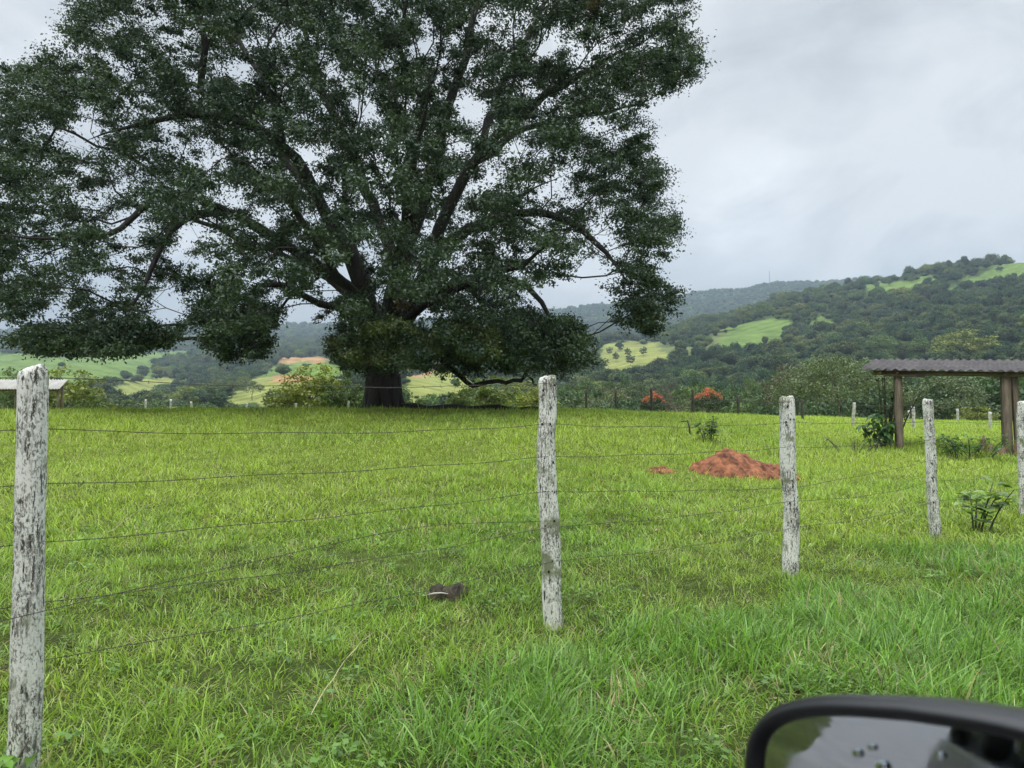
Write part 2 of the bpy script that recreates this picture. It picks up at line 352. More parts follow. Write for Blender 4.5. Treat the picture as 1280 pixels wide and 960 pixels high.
V, Q, Tt, C = join([blades('a', 1.3, 8, 7600 * GD, .110, .0062, 3, 1, 0.7, 1.2), blades('b', 8, 17, 2000 * GD, .135, .013, 2, 2, .9, 1.5), blades('c', 17, 52, 560 * GD, .17, .028, 1, 3, 1.0, 3)])
rw = np.random.default_rng(8); nw = 520; wy = 2.2 + 9 * rw.random(nw) ** .8; wx = (rw.random(nw) * 2 - 1) * (.75 * wy + .6); keepw = fbm(wx * .9, wy * .9, 66, 3) > .47; wx, wy = wx[keepw], wy[keepw]
def small_leaves():
    k = np.repeat(np.arange(len(wx)), 16); m = len(k); a = rw.random(m) * 6.28; rd_ = rw.random(m) * .085; P = np.stack([wx[k] + np.cos(a) * rd_, wy[k] + np.sin(a) * rd_, 0 * a], -1); P[:, 2] = hgt(P[:, 0], P[:, 1]) + .03 + .06 * rw.random(m)
    t = np.stack([np.cos(a), np.sin(a), .5 * rw.random(m) - .1], -1); b = np.stack([-np.sin(a), np.cos(a), .25 * rw.normal(size=m)], -1); s_ = (.018 + .022 * rw.random(m))[:, None]
    V_ = np.stack([P, P + t * s_ * .6 + b * s_ * .42, P + t * s_ * 1.25 - np.array([0, 0, .2]) * s_, P + t * s_ * .6 - b * s_ * .42], 1); c_ = np.array([.15, .27, .06]) * (.6 + .7 * rw.random((m, 1)))
    return V_.reshape(-1, 3), np.arange(m)[:, None] * 4 + np.arange(4), np.zeros((0, 3), int), np.repeat(c_, 4, 0)
V, Q, Tt, C = join([(V, Q, Tt, C), small_leaves()])
print('grass tris', len(Q) * 2 + len(Tt))
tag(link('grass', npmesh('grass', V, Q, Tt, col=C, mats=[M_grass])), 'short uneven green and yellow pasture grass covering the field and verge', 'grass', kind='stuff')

# ------------------------------------------------------------------ leaves
def leaf_cloud(cen, rad, per, size, col, r, flat=.62, upb=.7, shell=.55, asp=.5, droop=0, axis=None, st=1.0):
    """cen (n,3) clump centres, rad (n,), per leaves each -> folded-quad leaves; col (n,3)"""
    n = len(cen); k = np.repeat(np.arange(n), per); m = len(k)
    d = r.normal(size=(m, 3)); d /= np.linalg.norm(d, axis=1)[:, None]
    rr = (shell + (1 - shell) * r.random(m)) * (.55 + .6 * r.random(m))
    o = d * rr[:, None] * rad[k][:, None]; o[:, 2] *= flat
    if axis is not None:
        ak = axis[k]; pr_ = (o * ak).sum(1)[:, None]; o = (o - ak * pr_) * (1 - (st - 1) * .45) + ak * pr_ * st
    P = cen[k] + o
    nrm = r.normal(size=(m, 3)) * .75 + d * .5; nrm[:, 2] += upb; nrm /= np.linalg.norm(nrm, axis=1)[:, None]
    t = r.normal(size=(m, 3)) + d * .6; t[:, 2] -= droop; t -= nrm * (t * nrm).sum(1)[:, None]; t /= np.linalg.norm(t, axis=1)[:, None] + 1e-9
    b = np.cross(nrm, t); s = size * (.65 + .7 * r.random(m))[:, None]
    V = np.stack([P - t * s * .5, P + b * s * asp * .5 + nrm * s * .06, P + t * s * .5 - nrm * s * .1, P - b * s * asp * .5 + nrm * s * .06], 1)
    c = col[k] * (.72 + .56 * r.random(m))[:, None]
    return V.reshape(-1, 3), (np.arange(m)[:, None] * 4 + np.arange(4)), np.repeat(c, 4, 0)

# ------------------------------------------------------------------ skeleton tool
class Skel:
    def __init__(s, root): s.P = [np.array(root, float)]; s.par = [-1]; s.pl = [0.0]; s.minr = [0.0]
    def chain(s, start, pts, r0=0, r1=0):
        cur = start; n = len(pts)
        for q, p_ in enumerate(pts):
            s.P.append(np.array(p_, float)); s.par.append(cur); s.pl.append(s.pl[cur] + np.linalg.norm(s.P[-1] - s.P[cur])); s.minr.append((r0 + (r1 - r0) * (q + 1) / n) * (1 - .85 * max(0, ((q + 1) / n - .75) / .25) * (r1 > 0 and r1 < .12)))
            cur = len(s.P) - 1
        return cur
    def attach(s, tgt, r, bf=.35, step=.7):
        A = np.array(s.P); d = np.linalg.norm(A - tgt, axis=1); k = int(np.argmin(d + bf * np.array(s.pl) + 5 * (A[:, 2] > tgt[2] + 3) + 50 * (np.array(s.pl) < 1.5)))
        a = A[k]; L_ = d[k]
        if L_ < .15: return k
        pd = a - A[s.par[k]] if s.par[k] >= 0 else np.array([0, 0, 1.]); pd = pd / (np.linalg.norm(pd) + 1e-9)
        n = max(2, int(L_ / step)); t = (np.arange(1, n + 1) / n)[:, None]
        c = a + pd * L_ * .42 + np.array([0, 0, .06 * L_])
        P = (1 - t) ** 2 * a + 2 * t * (1 - t) * c + t * t * tgt
        P[:-1] += r.normal(size=(n - 1, 3)) * .07 * min(1.5, L_ / 3)
        return s.chain(k, P)
    def radii(s, tip, ex=2.25, tips=None):
        n = len(s.P); ch = np.zeros(n); has = np.zeros(n, bool)
        for i in range(n - 1, 0, -1):
            v = ch[i] if has[i] else tip ** ex
            ch[i] = v; ch[s.par[i]] += v; has[s.par[i]] = True
        rr = ch ** (1 / ex)
        return np.maximum(rr, np.array(s.minr))
    def mesh(s, mb, rr, k=7, minr=0.0, m=0):
        n = len(s.P); kids = [[] for _ in range(n)]
        for i in range(1, n): kids[s.par[i]].append(i)
        stack = [(0, -1)]
        while stack:
            st, pr = stack.pop(); pts = []; rd = []
            if pr >= 0: pts.append(s.P[pr]); rd.append(min(rr[pr], rr[st] * 1.15))
            cur = st
            while True:
                pts.append(s.P[cur]); rd.append(rr[cur])
                if not kids[cur]: break
                ks = sorted(kids[cur], key=lambda q: -rr[q]); 
                for q in ks[1:]: stack.append((q, cur))
                cur = ks[0]
            if len(pts) > 1 and max(rd) > minr: mb.tube(pts, rd, k if max(rd) > .05 else 4, m)

# ------------------------------------------------------------------ the big fig tree
TY = 30.0; TX = at(479, 512, TY)[0]; TZ = hgt1(TX, TY)
CROWN = [(70, -60), (82, 0), (70, 42), (42, 68), (0, 82), (-60, 110), (-120, 200), (-115, 320), (-60, 400), (-5, 422), (22, 442), (105, 450), (150, 446), (212, 438), (236, 418), (262, 408), (262, 440), (285, 455), (325, 452), (345, 420), (372, 408), (398, 400), (404, 440), (425, 462), (455, 470),
         (505, 466), (560, 478), (610, 470), (655, 466), (712, 470), (742, 452), (750, 430), (722, 408), (692, 394), (660, 376), (655, 352), (690, 366), (712, 345), (738, 330), (762, 330), (773, 360), (768, 392), (786, 412), (808, 413), (828, 394), (822, 350), (845, 312), (860, 285), (848, 256), (828, 250), (836, 205), (815, 195), (826, 170),
         (812, 150), (835, 118), (858, 112), (878, 96), (879, 60), (862, 20), (874, -20), (850, -90), (760, -165), (600, -215), (400, -225), (200, -180)]
HOLES = [[(70, 163), (100, 158), (132, 168), (128, 186), (90, 192)], [(290, 76), (308, 80), (312, 108), (294, 104)], [(216, 278), (240, 272), (262, 285), (255, 303), (225, 302)],
         [(112, 350), (140, 345), (144, 370), (118, 376)], [(188, 366), (210, 352), (230, 362), (234, 402), (205, 415), (190, 395)], [(58, 382), (88, 378), (88, 404), (64, 408)],
         [(442, 126), (470, 122), (474, 150), (446, 154)], [(671, 40), (694, 42), (697, 70), (675, 72)], [(670, 116), (686, 112), (686, 132), (672, 132)], [(566, 128), (590, 112), (606, 132), (596, 156), (572, 150)],
         [(736, 284), (752, 280), (758, 300), (742, 312)], [(250, 190), (272, 196), (268, 210), (250, 206)], [(150, 300), (176, 296), (170, 314)], [(292, 238), (306, 240), (304, 254), (292, 252)], [(320, 262), (346, 268), (338, 284), (322, 280)],
         [(640, 180), (656, 176), (654, 192), (640, 194)], [(480, 70), (494, 72), (490, 88)], [(612, 214), (628, 214), (624, 228), (612, 228)], [(405, 330), (420, 345), (414, 372), (402, 360)], [(520, 55), (536, 50), (540, 66), (524, 70)],
         [(600, 18), (612, 14), (616, 30), (604, 34)], [(345, 40), (358, 36), (356, 52)], [(350, 378), (372, 372), (382, 392), (360, 398)], [(250, 318), (262, 330), (254, 346), (246, 336)], [(30, 318), (48, 312), (50, 330), (34, 334)], [(760, 160), (776, 166), (768, 180)], [(700, 215), (716, 210), (716, 226), (702, 228)]]
def tree_pt(px, py, dy=0): return at(px, py, TY + dy)
r2 = np.random.default_rng(21)
sk = Skel((TX, TY, TZ - .3))
def seg(pts, dy0, dy1, jit=.0):
    n = len(pts); out = []
    P = np.array([tree_pt(px, py, dy0 + (dy1 - dy0) * (q + 1) / n) for q, (px, py) in enumerate(pts)])
    return P
def dens(P0, P):   # subdivide with Catmull-Rom
    A = np.vstack([P0, P]); out = []
    for q in range(len(A) - 1):
        p0 = A[max(0, q - 1)]; p1 = A[q]; p2 = A[q + 1]; p3 = A[min(len(A) - 1, q + 2)]
        n = max(2, int(np.linalg.norm(p2 - p1) / .7))
        for k in range(1, n + 1):
            t = k / n; out.append(.5 * ((2 * p1) + (-p0 + p2) * t + (2 * p0 - 5 * p1 + 4 * p2 - p3) * t * t + (-p0 + 3 * p1 - 3 * p2 + p3) * t ** 3))
    return np.array(out)
def limb(start, pts, dy0, dy1, r0, r1):
    P = dens(sk.P[start], seg(pts, dy0, dy1)); P[:-1] += r2.normal(size=(len(P) - 1, 3)) * .05
    return sk.chain(start, P, r0, r1)
def nearest(px, py, dy): return int(np.argmin(np.linalg.norm(np.array(sk.P) - tree_pt(px, py, dy), axis=1)))
tb = limb(0, [(479, 490), (477, 465), (475, 448)], 0, 0, .72, .66)
Lm = limb(tb, [(462, 400), (450, 352), (425, 300)], 0, -1.5, .42, .30)
L1 = limb(Lm, [(392, 240), (372, 200), (332, 166), (265, 142), (190, 150), (110, 175)], -1.5, -4.5, .25, .06)
L1b = limb(nearest(290, 150, -3.2), [(252, 112), (256, 60), (248, 0), (240, -70)], -3, -5, .17, .06)
L2 = limb(nearest(455, 370, -.5), [(420, 345), (352, 302), (298, 268), (249, 268), (215, 290), (190, 330), (165, 385), (150, 430)], 0, -5, .23, .06)
L3 = limb(nearest(352, 302, -2), [(217, 240), (150, 285), (105, 298), (40, 298), (-30, 290)], -2, -6, .17, .05)
L4 = limb(nearest(392, 240, -1.8), [(352, 190), (340, 120), (318, 80), (290, 30), (270, -50)], -1, 4, .2, .06)
C1 = limb(tb, [(485, 400), (500, 340), (520, 280), (548, 190), (556, 140), (583, 70), (600, -10), (610, -90)], 0, 2, .37, .07)
C2 = limb(nearest(500, 340, .5), [(470, 270), (440, 190), (400, 110), (380, 40), (370, -60)], 1, 6, .28, .07)
C3 = limb(nearest(520, 280, .7), [(505, 220), (530, 130), (500, 60), (520, -40)], 0, -5, .22, .06)
R1 = limb(tb, [(510, 395), (535, 330), (570, 240), (602, 190), (667, 130), (703, 108), (743, 84), (803, 51), (840, 30)], 0, -3, .34, .06)
R2 = limb(nearest(580, 225, -1), [(640, 170), (690, 150), (760, 140), (820, 120)], 0, 4, .18, .05)
R3 = limb(nearest(535, 330, 0), [(585, 288), (640, 268), (700, 272), (743, 300), (768, 330), (790, 370)], 0, -4, .24, .05)
R4 = limb(nearest(600, 195, -1), [(625, 110), (660, 50), (690, -20), (720, -80)], 0, 3, .17, .06)
R5 = limb(nearest(510, 395, 0), [(560, 360), (610, 345), (660, 360), (690, 400), (715, 430)], 0, -5, .19, .05)
L5 = limb(nearest(462, 400, 0), [(440, 392), (400, 380), (350, 355), (310, 370), (290, 410)], 0, -5, .19, .05)
B1 = limb(tb, [(465, 370), (440, 300), (430, 220), (450, 120)], 1, 9, .24, .07)
B2 = limb(tb, [(500, 380), (560, 310), (640, 250), (700, 220)], 1, 9, .22, .06)
B3 = limb(tb, [(460, 390), (380, 330), (300, 300), (200, 260), (120, 260)], 1, 9, .22, .05)
F1 = limb(tb, [(488, 385), (500, 300), (520, 200), (540, 90)], -1, -9, .24, .06)
F2 = limb(tb, [(470, 400), (420, 340), (360, 250), (300, 200)], -1, -9, .22, .06)
F3 = limb(tb, [(500, 405), (570, 360), (650, 330), (720, 280)], -1, -8, .22, .06)
# clump centres inside the crown
cs_ = []; kind_ = []
while len(cs_) < 3100:
    px = r2.uniform(-125, 885); py = r2.uniform(-225, 480)
    if not inpoly(px, py, CROWN): continue
    hx = (px - 420) / 500; hy = (py - 470) / 700
    D = 11.5 * math.sqrt(max(.04, 1 - hx * hx)) * math.sqrt(max(.08, 1 - hy * hy))
    q = r2.random(); s_ = (abs(r2.normal()) * .35 + .45 if r2.random() < .65 else r2.random() * .6); s_ = min(s_, 1.05)
    sg = 1 if r2.random() < .60 else -1
    if py > 395 and sg < 0 and 404 < px < 560 and r2.random() < .5: sg = 1
    dy = sg * s_ * D * (.9 if py < 380 else .75)
    P = tree_pt(px, py, dy)
    rr_ = r2.uniform(.45, 1.0) * (.9 if py > 380 else 1)
    # keep clear of gaps and of the outline by part of the clump radius
    rpx = rr_ * F / (TY + dy)
    ok = True
    for h in HOLES:
        hc = np.mean(h, 0); hr = np.max(np.linalg.norm(np.array(h) - hc, axis=1))
        if (px - hc[0]) ** 2 + (py - hc[1]) ** 2 < (hr * .66 + rpx * .36) ** 2: ok = False; break
    if not ok: continue
    an = np.arange(8) / 8 * 2 * np.pi
    if inpoly(px + rpx * .5 * np.cos(an), py + rpx * .4 * np.sin(an), CROWN).sum() < 7: continue
    if P[2] - TZ < 1.3: continue
    # uneven density : layered foliage pads separated by thin zones
    dn_ = fbm(np.array([px / 62. + dy * .11]), np.array([py / 38. + dy * .17]), 91, 3)[0]
    if dn_ < .38 and r2.random() < .7: continue
    cs_.append(np.append(P, rr_)); kind_.append(0)
for cx, cy, dy, rx, ry, n_ in ((150, 422, -4.5, 62, 20, 60), (60, 424, -4, 50, 16, 40), (300, 420, -4, 42, 32, 32), (806, 372, -3, 42, 44, 24), (690, 425, -4, 44, 28, 40), (610, 440, -3, 60, 24, 40), (478, 426, -5.5, 52, 26, 34), (582, 424, -5.5, 46, 24, 30), (520, 440, -4.5, 30, 16, 10), (440, 438, -4, 26, 16, 10)):
    for _ in range(n_):
        a_ = r2.random() * 6.28; q = math.sqrt(r2.random())
        cs_.append(np.append(tree_pt(cx + rx * q * math.cos(a_), cy + ry * q * math.sin(a_), dy + r2.normal() * 1.0), r2.uniform(.4, .7))); kind_.append(1 if cy in (426, 424, 440, 438) and cx in (478, 582, 520, 440) else 0)
cs_ = np.array(cs_); kind_ = np.array(kind_)
order = np.argsort(np.linalg.norm(cs_[:, :3] - np.array([TX, TY, TZ + 5]), axis=1))
for q in order: sk.attach(cs_[q, :3], r2, .30, 1.0)
rr = sk.radii(.0105, 2.3)
big = empty('fig_tree', (TX, TY, TZ)); tag(big, 'huge dark spreading broadleaf tree with a thick trunk standing alone in the field', 'tree')
off = np.array([TX, TY, TZ])
mb = MB(); sk.mesh(mb, rr, 9, .0)
# root flare
for q in range(9):
    a_ = q / 9 * 6.283 + .3 * r2.random(); rl = 1.05 + .5 * r2.random(); dx, dy = math.cos(a_), math.sin(a_)
    mb.tube([(TX + dx * .40, TY + dy * .40, TZ + 1.5), (TX + dx * .50, TY + dy * .50, TZ + .55), (TX + dx * .68 * rl * .8, TY + dy * .68 * rl * .8, TZ + .12), (TX + dx * rl * .98, TY + dy * rl * .98, hgt1(TX + dx * rl * .98, TY + dy * rl * .98) - .15)], [.28, .30, .22, .08], 7)
# surface root snaking to the right, seen dark in the grass
rp = [(TX + .8 + k * .55, TY - .5 - .22 * k + .2 * math.sin(k * 1.7)) for k in range(11)]
mb.tube([(x, y, hgt1(x, y) + .07 + .06 * math.sin(k * 2.1)) for k, (x, y) in enumerate(rp)], np.linspace(.24, .07, 11), 7)
me = mb.mesh('trunk', [M_bark], True); me.transform(Matrix.Translation(-Vector(off))); link('trunk', me, big)
hue = r2.random(len(cs_))[:, None]
cc = lerp(np.array([.032, .060, .036]), np.array([.062, .096, .050]), hue); cc[kind_ == 1] = np.array([.105, .14, .048])  # low front clumps: yellower leaves, their stronger light also put into the colour
redd = r2.random(len(cs_)) < .006; cc[redd] = np.array([.12, .09, .04])
parts = []
axs = cs_[:, :3] - np.array([TX, TY, TZ + 6.0]); axs /= np.linalg.norm(axs, axis=1)[:, None]; axs[:, 2] -= .25; axs += r2.normal(size=axs.shape) * .35; axs /= np.linalg.norm(axs, axis=1)[:, None]
V, Q, C = leaf_cloud(cs_[:, :3], cs_[:, 3], 255, .116, cc, r2, .62, .55, .12, .5, .3, axs, 1.45)
# outer sprigs: small loose tufts that break the outline
NS = 6500; sp = cs_[r2.integers(0, len(cs_), NS)]; dd = r2.normal(size=(NS, 3)); dd /= np.linalg.norm(dd, axis=1)[:, None]
sc_ = sp[:, :3] + dd * sp[:, 3:4] * np.array([1.15, 1.15, 1.0]) * r2.uniform(.7, 1.12, (NS, 1)); scp = proj(sc_)
oks = inpoly(scp[0], scp[1], CROWN) & (sc_[:, 2] - TZ > 1.2)
for h in HOLES: oks &= ~inpoly(scp[0], scp[1], h)
sc_ = sc_[oks]
V2, Q2, C2_ = leaf_cloud(sc_, r2.uniform(.18, .42, len(sc_)), 20, .125, np.array([.045, .075, .036]) * r2.uniform(.6, 1.5, (len(sc_), 1)), r2, .9, .4, .05, .5, .5)
link('crown', npmesh('crown', np.vstack([V, V2]) - off, np.vstack([Q, Q2 + len(V)]), col=np.vstack([C, C2_]), mats=[M_bigleaf]), big)
# low bare branches
mb = MB()
def lowb(pts, dy, r0, r1, jit=.03):
    P = np.array([tree_pt(a, b, dy) for a, b in pts]); P = np.vstack([P[:1], dens(P[0], P[1:])]); P[1:-1] += r2.normal(size=(len(P) - 2, 3)) * jit
    mb.tube(P - off, np.linspace(r0, r1, len(P)), 6)
lowb([(430, 440), (452, 452), (474, 449), (490, 444), (503, 456), (520, 460), (545, 456), (568, 449), (590, 444)], -4.5, .055, .03)
lowb([(488, 446), (480, 452), (470, 458), (458, 455)], -4.5, .04, .02)
lowb([(498, 450), (510, 438), (528, 425)], -4.5, .05, .03)
mb.build('low_branch', M_palebark, big, True)
mb = MB()
lowb([(535, 425), (552, 450), (575, 470), (592, 482), (612, 477), (632, 478), (650, 474), (660, 464), (666, 448), (672, 425)], -4.0, .11, .06)
lowb([(657, 468), (664, 476), (671, 481)], -4.0, .05, .03)
mb.build('low_branch', M_bark, big, True)

# ------------------------------------------------------------------ smaller trees (prototypes: trunk + crown meshes)
def tree_proto(name, h, w, style, leaf, nclump, per, col, seed, trunk_r=.18, bark=None, flower=None):
    r = np.random.default_rng(seed); s = Skel((0, 0, -.4)); base = s.chain(0, [(0.05, 0, h * .12), (.1 * r.normal(), .1 * r.normal(), h * .26)], trunk_r, trunk_r * .8)
    C = []; n = 0
    while len(C) < nclump:
        d = r.normal(size=3); d /= np.linalg.norm(d); q = r.random() ** .4
        if style == 'round': P = np.array([d[0] * w / 2 * q, d[1] * w / 2 * q, h * .60 + d[2] * h * .36 * q])
        elif style == 'umbrella':
            rad = math.sqrt(r.random()); a = r.random() * 6.28; P = np.array([math.cos(a) * rad * w / 2, math.sin(a) * rad * w / 2, h * (.92 - .32 * rad ** 2) - r.random() * h * .22])
        elif style == 'parasol':
            rad = math.sqrt(r.random()); a = r.random() * 6.28; P = np.array([math.cos(a) * rad * w / 2, math.sin(a) * rad * w / 2, h * (.96 - .17 * rad ** 2) - r.random() * h * .12])
        elif style == 'bush': P = np.array([d[0] * w / 2 * q, d[1] * w / 2 * q, abs(d[2]) * h * .8 * q + h * .12])
        else: P = np.array([d[0] * w / 2 * q, d[1] * w / 2 * q, h * .62 + d[2] * h * .34 * q])
        if fbm(P[0:1] * .7 + seed * 9, P[2:3] * .7 + P[1:2] * .5, seed, 2)[0] < .38: continue
        C.append(P)
    C = np.array(C); rad = r.uniform(.10, .17, len(C)) * w
    if style == 'umbrella': rad *= .8
    for q in np.argsort(np.linalg.norm(C - np.array([0, 0, h * .3]), axis=1)): s.attach(C[q], r, .3, max(.6, h * .08))
    rr = s.radii(.02, 2.3); rr = np.minimum(rr, trunk_r * 1.2)
    mb = MB(); s.mesh(mb, rr, 6); tm = mb.mesh('trunk', [bark or M_bark2], True)
    cc = np.array(col) * (.75 + .5 * r.random((len(C), 1)))
    V, Q, Cc = leaf_cloud(C, rad, per, leaf, cc, r, .62, .7, .45, .65)
    cm = npmesh('crown', V, Q, col=Cc, mats=[M_treeleaf])
    fm = None
    if flower is not None:
        top = C[C[:, 2] > np.percentile(C[:, 2], 50)] + np.array([0, 0, .1 * w]); top[:, 2] += .02
        V, Q, Cc = leaf_cloud(top, np.full(len(top), w * .13), 30, leaf * .62, np.tile(flower, (len(top), 1)), r, .5, 1.2, .4, .8)
        fm = npmesh('flowers', V, Q, col=Cc, mats=[M_flower])
    return tm, cm, fm, h
M_flower = leafmat('red_orange_blossom', .3, .6, .2)
PR = {
 'dark1': tree_proto('dark1', 10, 9, 'round', .42, 70, 46, (.066, .115, .042), 101),
 'dark2': tree_proto('dark2', 9, 10, 'round', .42, 80, 42, (.060, .105, .046), 102),
 'mid1': tree_proto('mid1', 8, 8, 'round', .38, 60, 46, (.100, .155, .048), 103),
 'yel1': tree_proto('yel1', 5, 6, 'bush', .26, 60, 60, (.16, .19, .042), 104),
 'grey1': tree_proto('grey1', 9, 11, 'umbrella', .30, 90, 42, (.125, .155, .078), 105, .22),
 'umb': tree_proto('umb', 9.5, 12, 'umbrella', .24, 150, 60, (.15, .175, .085), 106, .25),
 'thin': tree_proto('thin', 9, 9, 'umbrella', .24, 70, 30, (.09, .085, .06), 107, .2),
 'bush1': tree_proto('bush1', 3, 3.6, 'bush', .17, 60, 60, (.085, .13, .035), 108, .06),
 'flame': tree_proto('flame', 7, 4.6, 'parasol', .22, 60, 46, (.05, .08, .03), 109, .14, flower=(.60, .17, .09)),
 'palm': tree_proto('thin2', 8, 6, 'round', .45, 40, 50, (.06, .085, .04), 110, .12)}
def put(kind, x, y, name, label, cat='tree', group=None, sc=1.0, rz=None, dz=0, sz=None):
    tm, cm, fm, h = PR[kind]; e = empty(name, (x, y, hgt1(x, y) + dz), random.uniform(0, 6.28) if rz is None else rz)
    sw = sc * random.uniform(.93, 1.07); e.scale = (sw, sw, sz or sc)
    link('trunk', tm, e); link('crown', cm, e)
    if fm: link('flowers', fm, e)
    return tag(e, label, cat, group)
def putpx(kind, px, Y, top, *a, **k):       # px column, distance, picture height of the top -> real height
    x = at(px, 500, Y)[0]; z = hgt1(x, Y); H = at(px, top, Y)[2] - z; k['sz'] = H / PR[kind][3]
    k.setdefault('sc', H / PR[kind][3]); return put(kind, x, Y, *a, **k)
G_EDGE = 'trees of the wooded valley beyond the far fence'
putpx('umb', 1050, 72, 433, 'spreading_tree', 'wide pale green umbrella shaped tree left of the open shelter roof', sc=.92)
putpx('thin', 1000, 78, 440, 'sparse_tree', 'sparse brownish tree with visible dark limbs left of the wide umbrella tree', sc=.85)
putpx('grey1', 1180, 84, 462, 'spreading_tree', 'grey green tree seen between the two shelter pillars', sc=.9)
putpx('dark2', 1262, 90, 452, 'dense_tree', 'dark tree behind the right pillar of the open shelter')
putpx('flame', 817, 92, 491, 'flame_tree', 'small flat topped tree covered in red orange flowers, left one of two', group=None, sc=.62)
putpx('flame', 886, 90, 487, 'flame_tree', 'wider red orange flowering tree to the right of its smaller twin', sc=.85)
putpx('yel1', 392, 52, 452, 'leafy_bush', 'large yellow green bush left of the big tree trunk', 'bush', sc=.95)
putpx('bush1', 432, 50, 462, 'leafy_bush', 'bright green bush touching the left side of the big trunk', 'bush', sc=.85)
putpx('yel1', 352, 54, 484, 'leafy_bush', 'low dark leafy bush at the left end of the bushes beside the trunk', 'bush', sc=.5)
putpx('yel1', 612, 54, 468, 'leafy_bush', 'yellow green bush under the bare low branch right of the trunk', 'bush', sc=.8)
putpx('yel1', 665, 58, 474, 'leafy_bush', 'yellowish bush just left of the second fence post top', 'bush', sc=.75)
putpx('bush1', 574, 52, 476, 'leafy_bush', 'small grey green bush in the gap right of the trunk', 'bush', sc=.6)
putpx('bush1', 520, 50, 494, 'leafy_bush', 'tiny bush at the right foot of the big tree', 'bush', sc=.5)
putpx('yel1', 88, 60, 456, 'leafy_tree', 'yellowish green round tree behind the white roof at left', sc=.95)
putpx('mid1', 28, 62, 456, 'leafy_tree', 'green tree behind the first fence post above the white roof', sc=.5)
putpx('bush1', 112, 58, 486, 'leafy_bush', 'light bush right of the white roofed shed', 'bush', sc=.6)
putpx('yel1', 1218, 62, 506, 'leafy_bush', 'light green bush beyond the field between the shelter pillars', 'bush', sc=.6)
putpx('bush1', 240, 62, 498, 'leafy_bush', 'low bush on the field edge left of the centre hills', 'bush', sc=.6)
rt = random.Random(77)
names = {'dark1': 'dark green round tree in the wooded valley behind the field', 'dark2': 'dark broad tree in the wooded valley behind the field', 'mid1': 'mid green tree in the wooded valley behind the field',
         'grey1': 'greyish flat topped tree in the wooded valley behind the field', 'thin': 'sparse twiggy tree in the wooded valley behind the field', 'yel1': 'yellow green bushy tree in the wooded valley behind the field'}
cnt = 0
for Yr, topm, step in ((82, 492, 33), (104, 486, 30), (128, 478, 28), (155, 472, 26), (190, 466, 26)):
    px = 505 + rt.uniform(0, 10)
    while px < 1420:
        if 700 < px or Yr > 100:
            k = rt.choice(['dark1', 'dark2', 'dark1', 'mid1', 'grey1', 'dark2', 'thin', 'mid1'] if Yr > 90 else ['dark1', 'mid1', 'grey1', 'yel1', 'dark2'])
            if not (505 < px < 700 and Yr > 120):
                top = topm + rt.uniform(-5, 9) - (px > 960) * (6 + (Yr > 100) * 4)
                if not (Yr < 90 and (790 < px < 915 or 975 < px < 1110)):
                    putpx(k, px, Yr + rt.uniform(-8, 8), top + (3 if px < 860 else 0), k.replace('dark1', 'dense_tree').replace('dark2', 'broad_tree').replace('mid1', 'leafy_tree').replace('grey1', 'flat_tree').replace('thin', 'sparse_tree').replace('yel1', 'bushy_tree'), names[k], group=G_EDGE + ' ' + {'dark1': '(round)', 'dark2': '(broad)', 'mid1': '(leafy)', 'grey1': '(flat)', 'thin': '(sparse)', 'yel1': '(bushy)'}[k], sc=rt.uniform(.62, .95)); cnt += 1
        px += step * rt.uniform(.75, 1.3)
print('edge trees', cnt)
def hilltree(kind, px, py, H, name, label, group=None, wide=1.0):
    g_ = ground_px(px, py)
    if g_ is None: return
    return put(kind, g_[0], g_[1], name, label, group=group, sc=H / PR[kind][3] * wide, sz=H / PR[kind][3])
hilltree('yel1', 930, 404, 20, 'round_tree', 'round light green tree on the slope above the green clearing', wide=1.15)
hilltree('mid1', 955, 400, 20, 'round_tree', 'round mid green tree just right of the pale round slope tree')
hilltree('yel1', 1208, 452, 17, 'round_tree', 'big yellow green dome tree on the right hillside above the shelter', wide=1.5)
hilltree('mid1', 1100, 446, 14, 'round_tree', 'olive green dome tree on the right hillside left of the yellow one', wide=1.3)
for k, (a_, b_) in enumerate([(770, 452), (785, 447), (776, 440), (804, 446), (762, 444), (797, 430), (812, 427), (755, 462), (788, 458)]):
    hilltree('palm', a_, b_, 9, 'slope_tree', 'small tree dotted on the yellow green clearing of the hill', 'small trees dotted over the yellow clearing')
for k, (a_, b_) in enumerate([(352, 466), (333, 470), (290, 498), (315, 500), (305, 490)]):
    hilltree('grey1', a_, b_, 9, 'slope_tree', 'small tree on the sloping pasture left of the big trunk', 'small trees on the left sloping pasture')
for k, (a_, b_, s_) in enumerate([(1153, 336, 13), (1190, 327, 11), (1205, 326, 10), (1240, 322, 12), (1262, 318, 13), (1275, 322, 14), (1225, 324, 9), (1175, 330, 9), (1112, 355, 10), (1095, 358, 9), (1140, 350, 9), (1250, 338, 8), (1215, 332, 9)]):
    hilltree(['dark1', 'mid1', 'dark2'][k % 3], a_, b_ + 4, s_, 'ridge_tree', 'dark tree standing along the right hilltop beside the green clearings', 'trees along the right hilltop')
hilltree('palm', 742, 448, 12, 'slope_tree', 'single slender tree at the left end of the yellow clearing')

